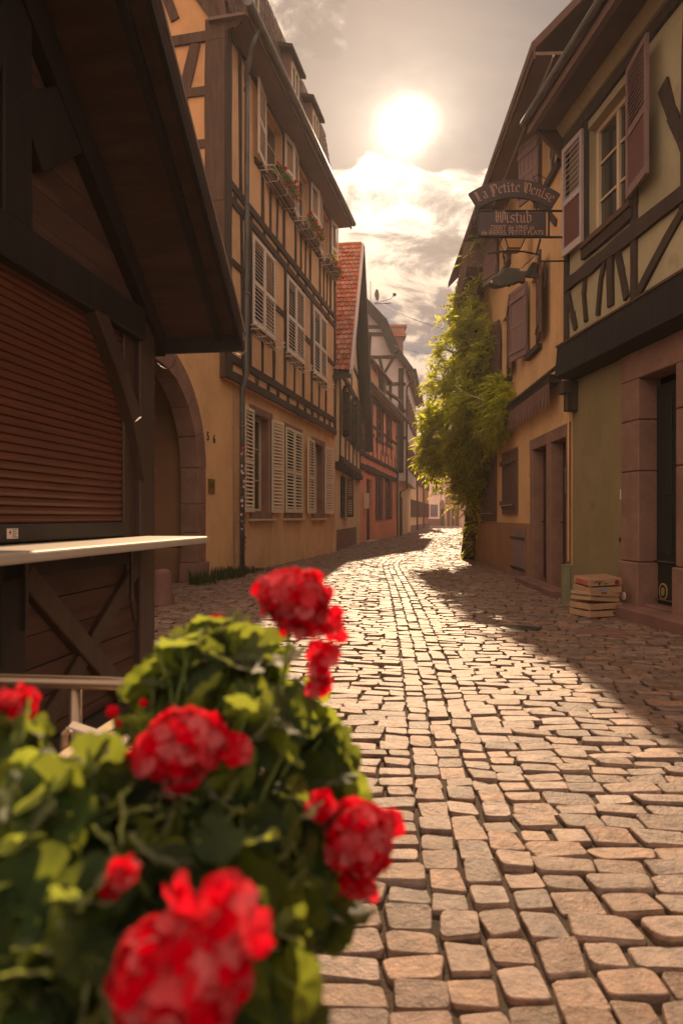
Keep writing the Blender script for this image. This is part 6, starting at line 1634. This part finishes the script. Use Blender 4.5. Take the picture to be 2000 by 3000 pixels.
def head(px, py, Y, rx, rz_, n, lab, r=.0165, extra=()):
    c = Vector(at(px, py, Y)); ax, az = rx / FP * Y, rz_ / FP * Y; b = MB()
    for i in range(n):
        k = i + .5; phi = math.acos(1 - 2 * k / n); th = pi * (1 + 5 ** .5) * k
        v = Vector((cos(th) * sin(phi), sin(th) * sin(phi), cos(phi)))
        if v.y > .6: continue
        q = U(.80, 1.05)
        p = c + Vector((v.x * (ax - r * .7), v.y * min(ax, az) * .8, v.z * (az - r * .7))) * q
        floret(b, p, (v + rdir() * .45).normalized(), r * U(.85, 1.2))
    for (ex_, ez_, m) in extra:
        cc = Vector(at(ex_, ez_, Y))
        for _ in range(m): floret(b, cc + rdir() * r * .7, (Vector((0, -1, .1)) + rdir() * .8).normalized(), r * U(.8, 1.1))
    o = b.build('flower_head', 'petal_red', gp, recalc=False, smooth=True); o['label'] = lab
    b = MB(); b.tube([tuple(c + Vector((0, .01, 0))), tuple(c.lerp(core, .2) + Vector((.01, .02, -.01))), tuple(c.lerp(core, .6)), tuple(core + rdir() * .05)], [.0022, .0024, .003, .003], 6); b.build('flower_stalk', 'stem_green', gp)
head(862, 1755, .76, 122, 100, 74, 'topmost flower head on a tall stalk', .0170, ((940, 1790, 4), (962, 1835, 3), (800, 1720, 3), (870, 1830, 4)))
head(938, 1965, .76, 36, 62, 16, 'small drooping flower cluster below the topmost head', .0130, ((950, 1915, 3), (930, 2010, 3)))
head(532, 2180, .60, 142, 120, 88, 'wide flower head at the middle of the plant', .0165, ((545, 2270, 4), (420, 2200, 4), (660, 2180, 4)))
head(1050, 2460, .68, 118, 140, 84, 'flower head at the right edge of the plant over the cobbles', .0150, ((930, 2370, 3), (1130, 2440, 4), (1060, 2590, 4)))
head(525, 2855, .42, 235, 195, 100, 'largest flower head at the bottom edge', .0170, ((600, 2660, 5), (560, 2680, 4), (700, 2760, 3)))
head(45, 2065, .64, 65, 42, 20, 'flower head at the left edge', .0150, ((60, 2040, 3),))
head(365, 2555, .46, 42, 42, 16, 'small opening bud cluster', .0090, ((340, 2620, 3),))
for (px, py, Y, r, e) in ((175, 2612, .52, 38, .6), (320, 2640, .52, 22, 1), (345, 2665, .52, 22, 1), (230, 2760, .50, 26, 1.3), (330, 2085, .70, 20, 1), (345, 2120, .70, 14, 1), (420, 2060, .72, 14, 1), (105, 2112, .70, 26, .8), (935, 2240, .80, 10, 1), (985, 2270, .8, 16, .8), (965, 2285, .8, 12, .8), (635, 1812, .84, 26, .5), (880, 1850, .8, 22, 1), (400, 2630, .52, 14, 1.2)):
    b = MB(); c = Vector(at(px, py, Y)); rm = r / FP * Y; prev = None
    for j in range(6):
        t = -pi / 2 + pi * j / 5; rr = max(.0004, rm * cos(t))
        ring = [b.p(c.x + rr * cos(2 * pi * k / 8), c.y + rr * sin(2 * pi * k / 8), c.z + rm * e * sin(t)) for k in range(8)]
        if prev:
            for k in range(8): b.face((prev[k], prev[(k + 1) % 8], ring[(k + 1) % 8], ring[k]))
        prev = ring
    q = c.lerp(core, .25); bst.tube([tuple(c), tuple(c.lerp(q, .5) + Vector((0, 0, .004))), tuple(q)], .0014, 5)
    b.build('flower_bud', 'petal_red', gp, smooth=True)
bst.build('stems', 'stem_green', gp, smooth=True)
# planter beneath, out of the frame, carrying the plant
b = MB(); b.hexa([(-.72, .42, .40), (.16, .42, .40), (.16, .74, .40), (-.72, .74, .40), (-.76, .39, .60), (.20, .39, .60), (.20, .78, .60), (-.76, .78, .60)]); b.build('planter', 'timber_brown', gp)
b = MB(); b.box(-.66, -.60, .5, .56, 0, .40); b.box(.04, .10, .5, .56, 0, .40); b.build('planter_stand', 'iron', gp)
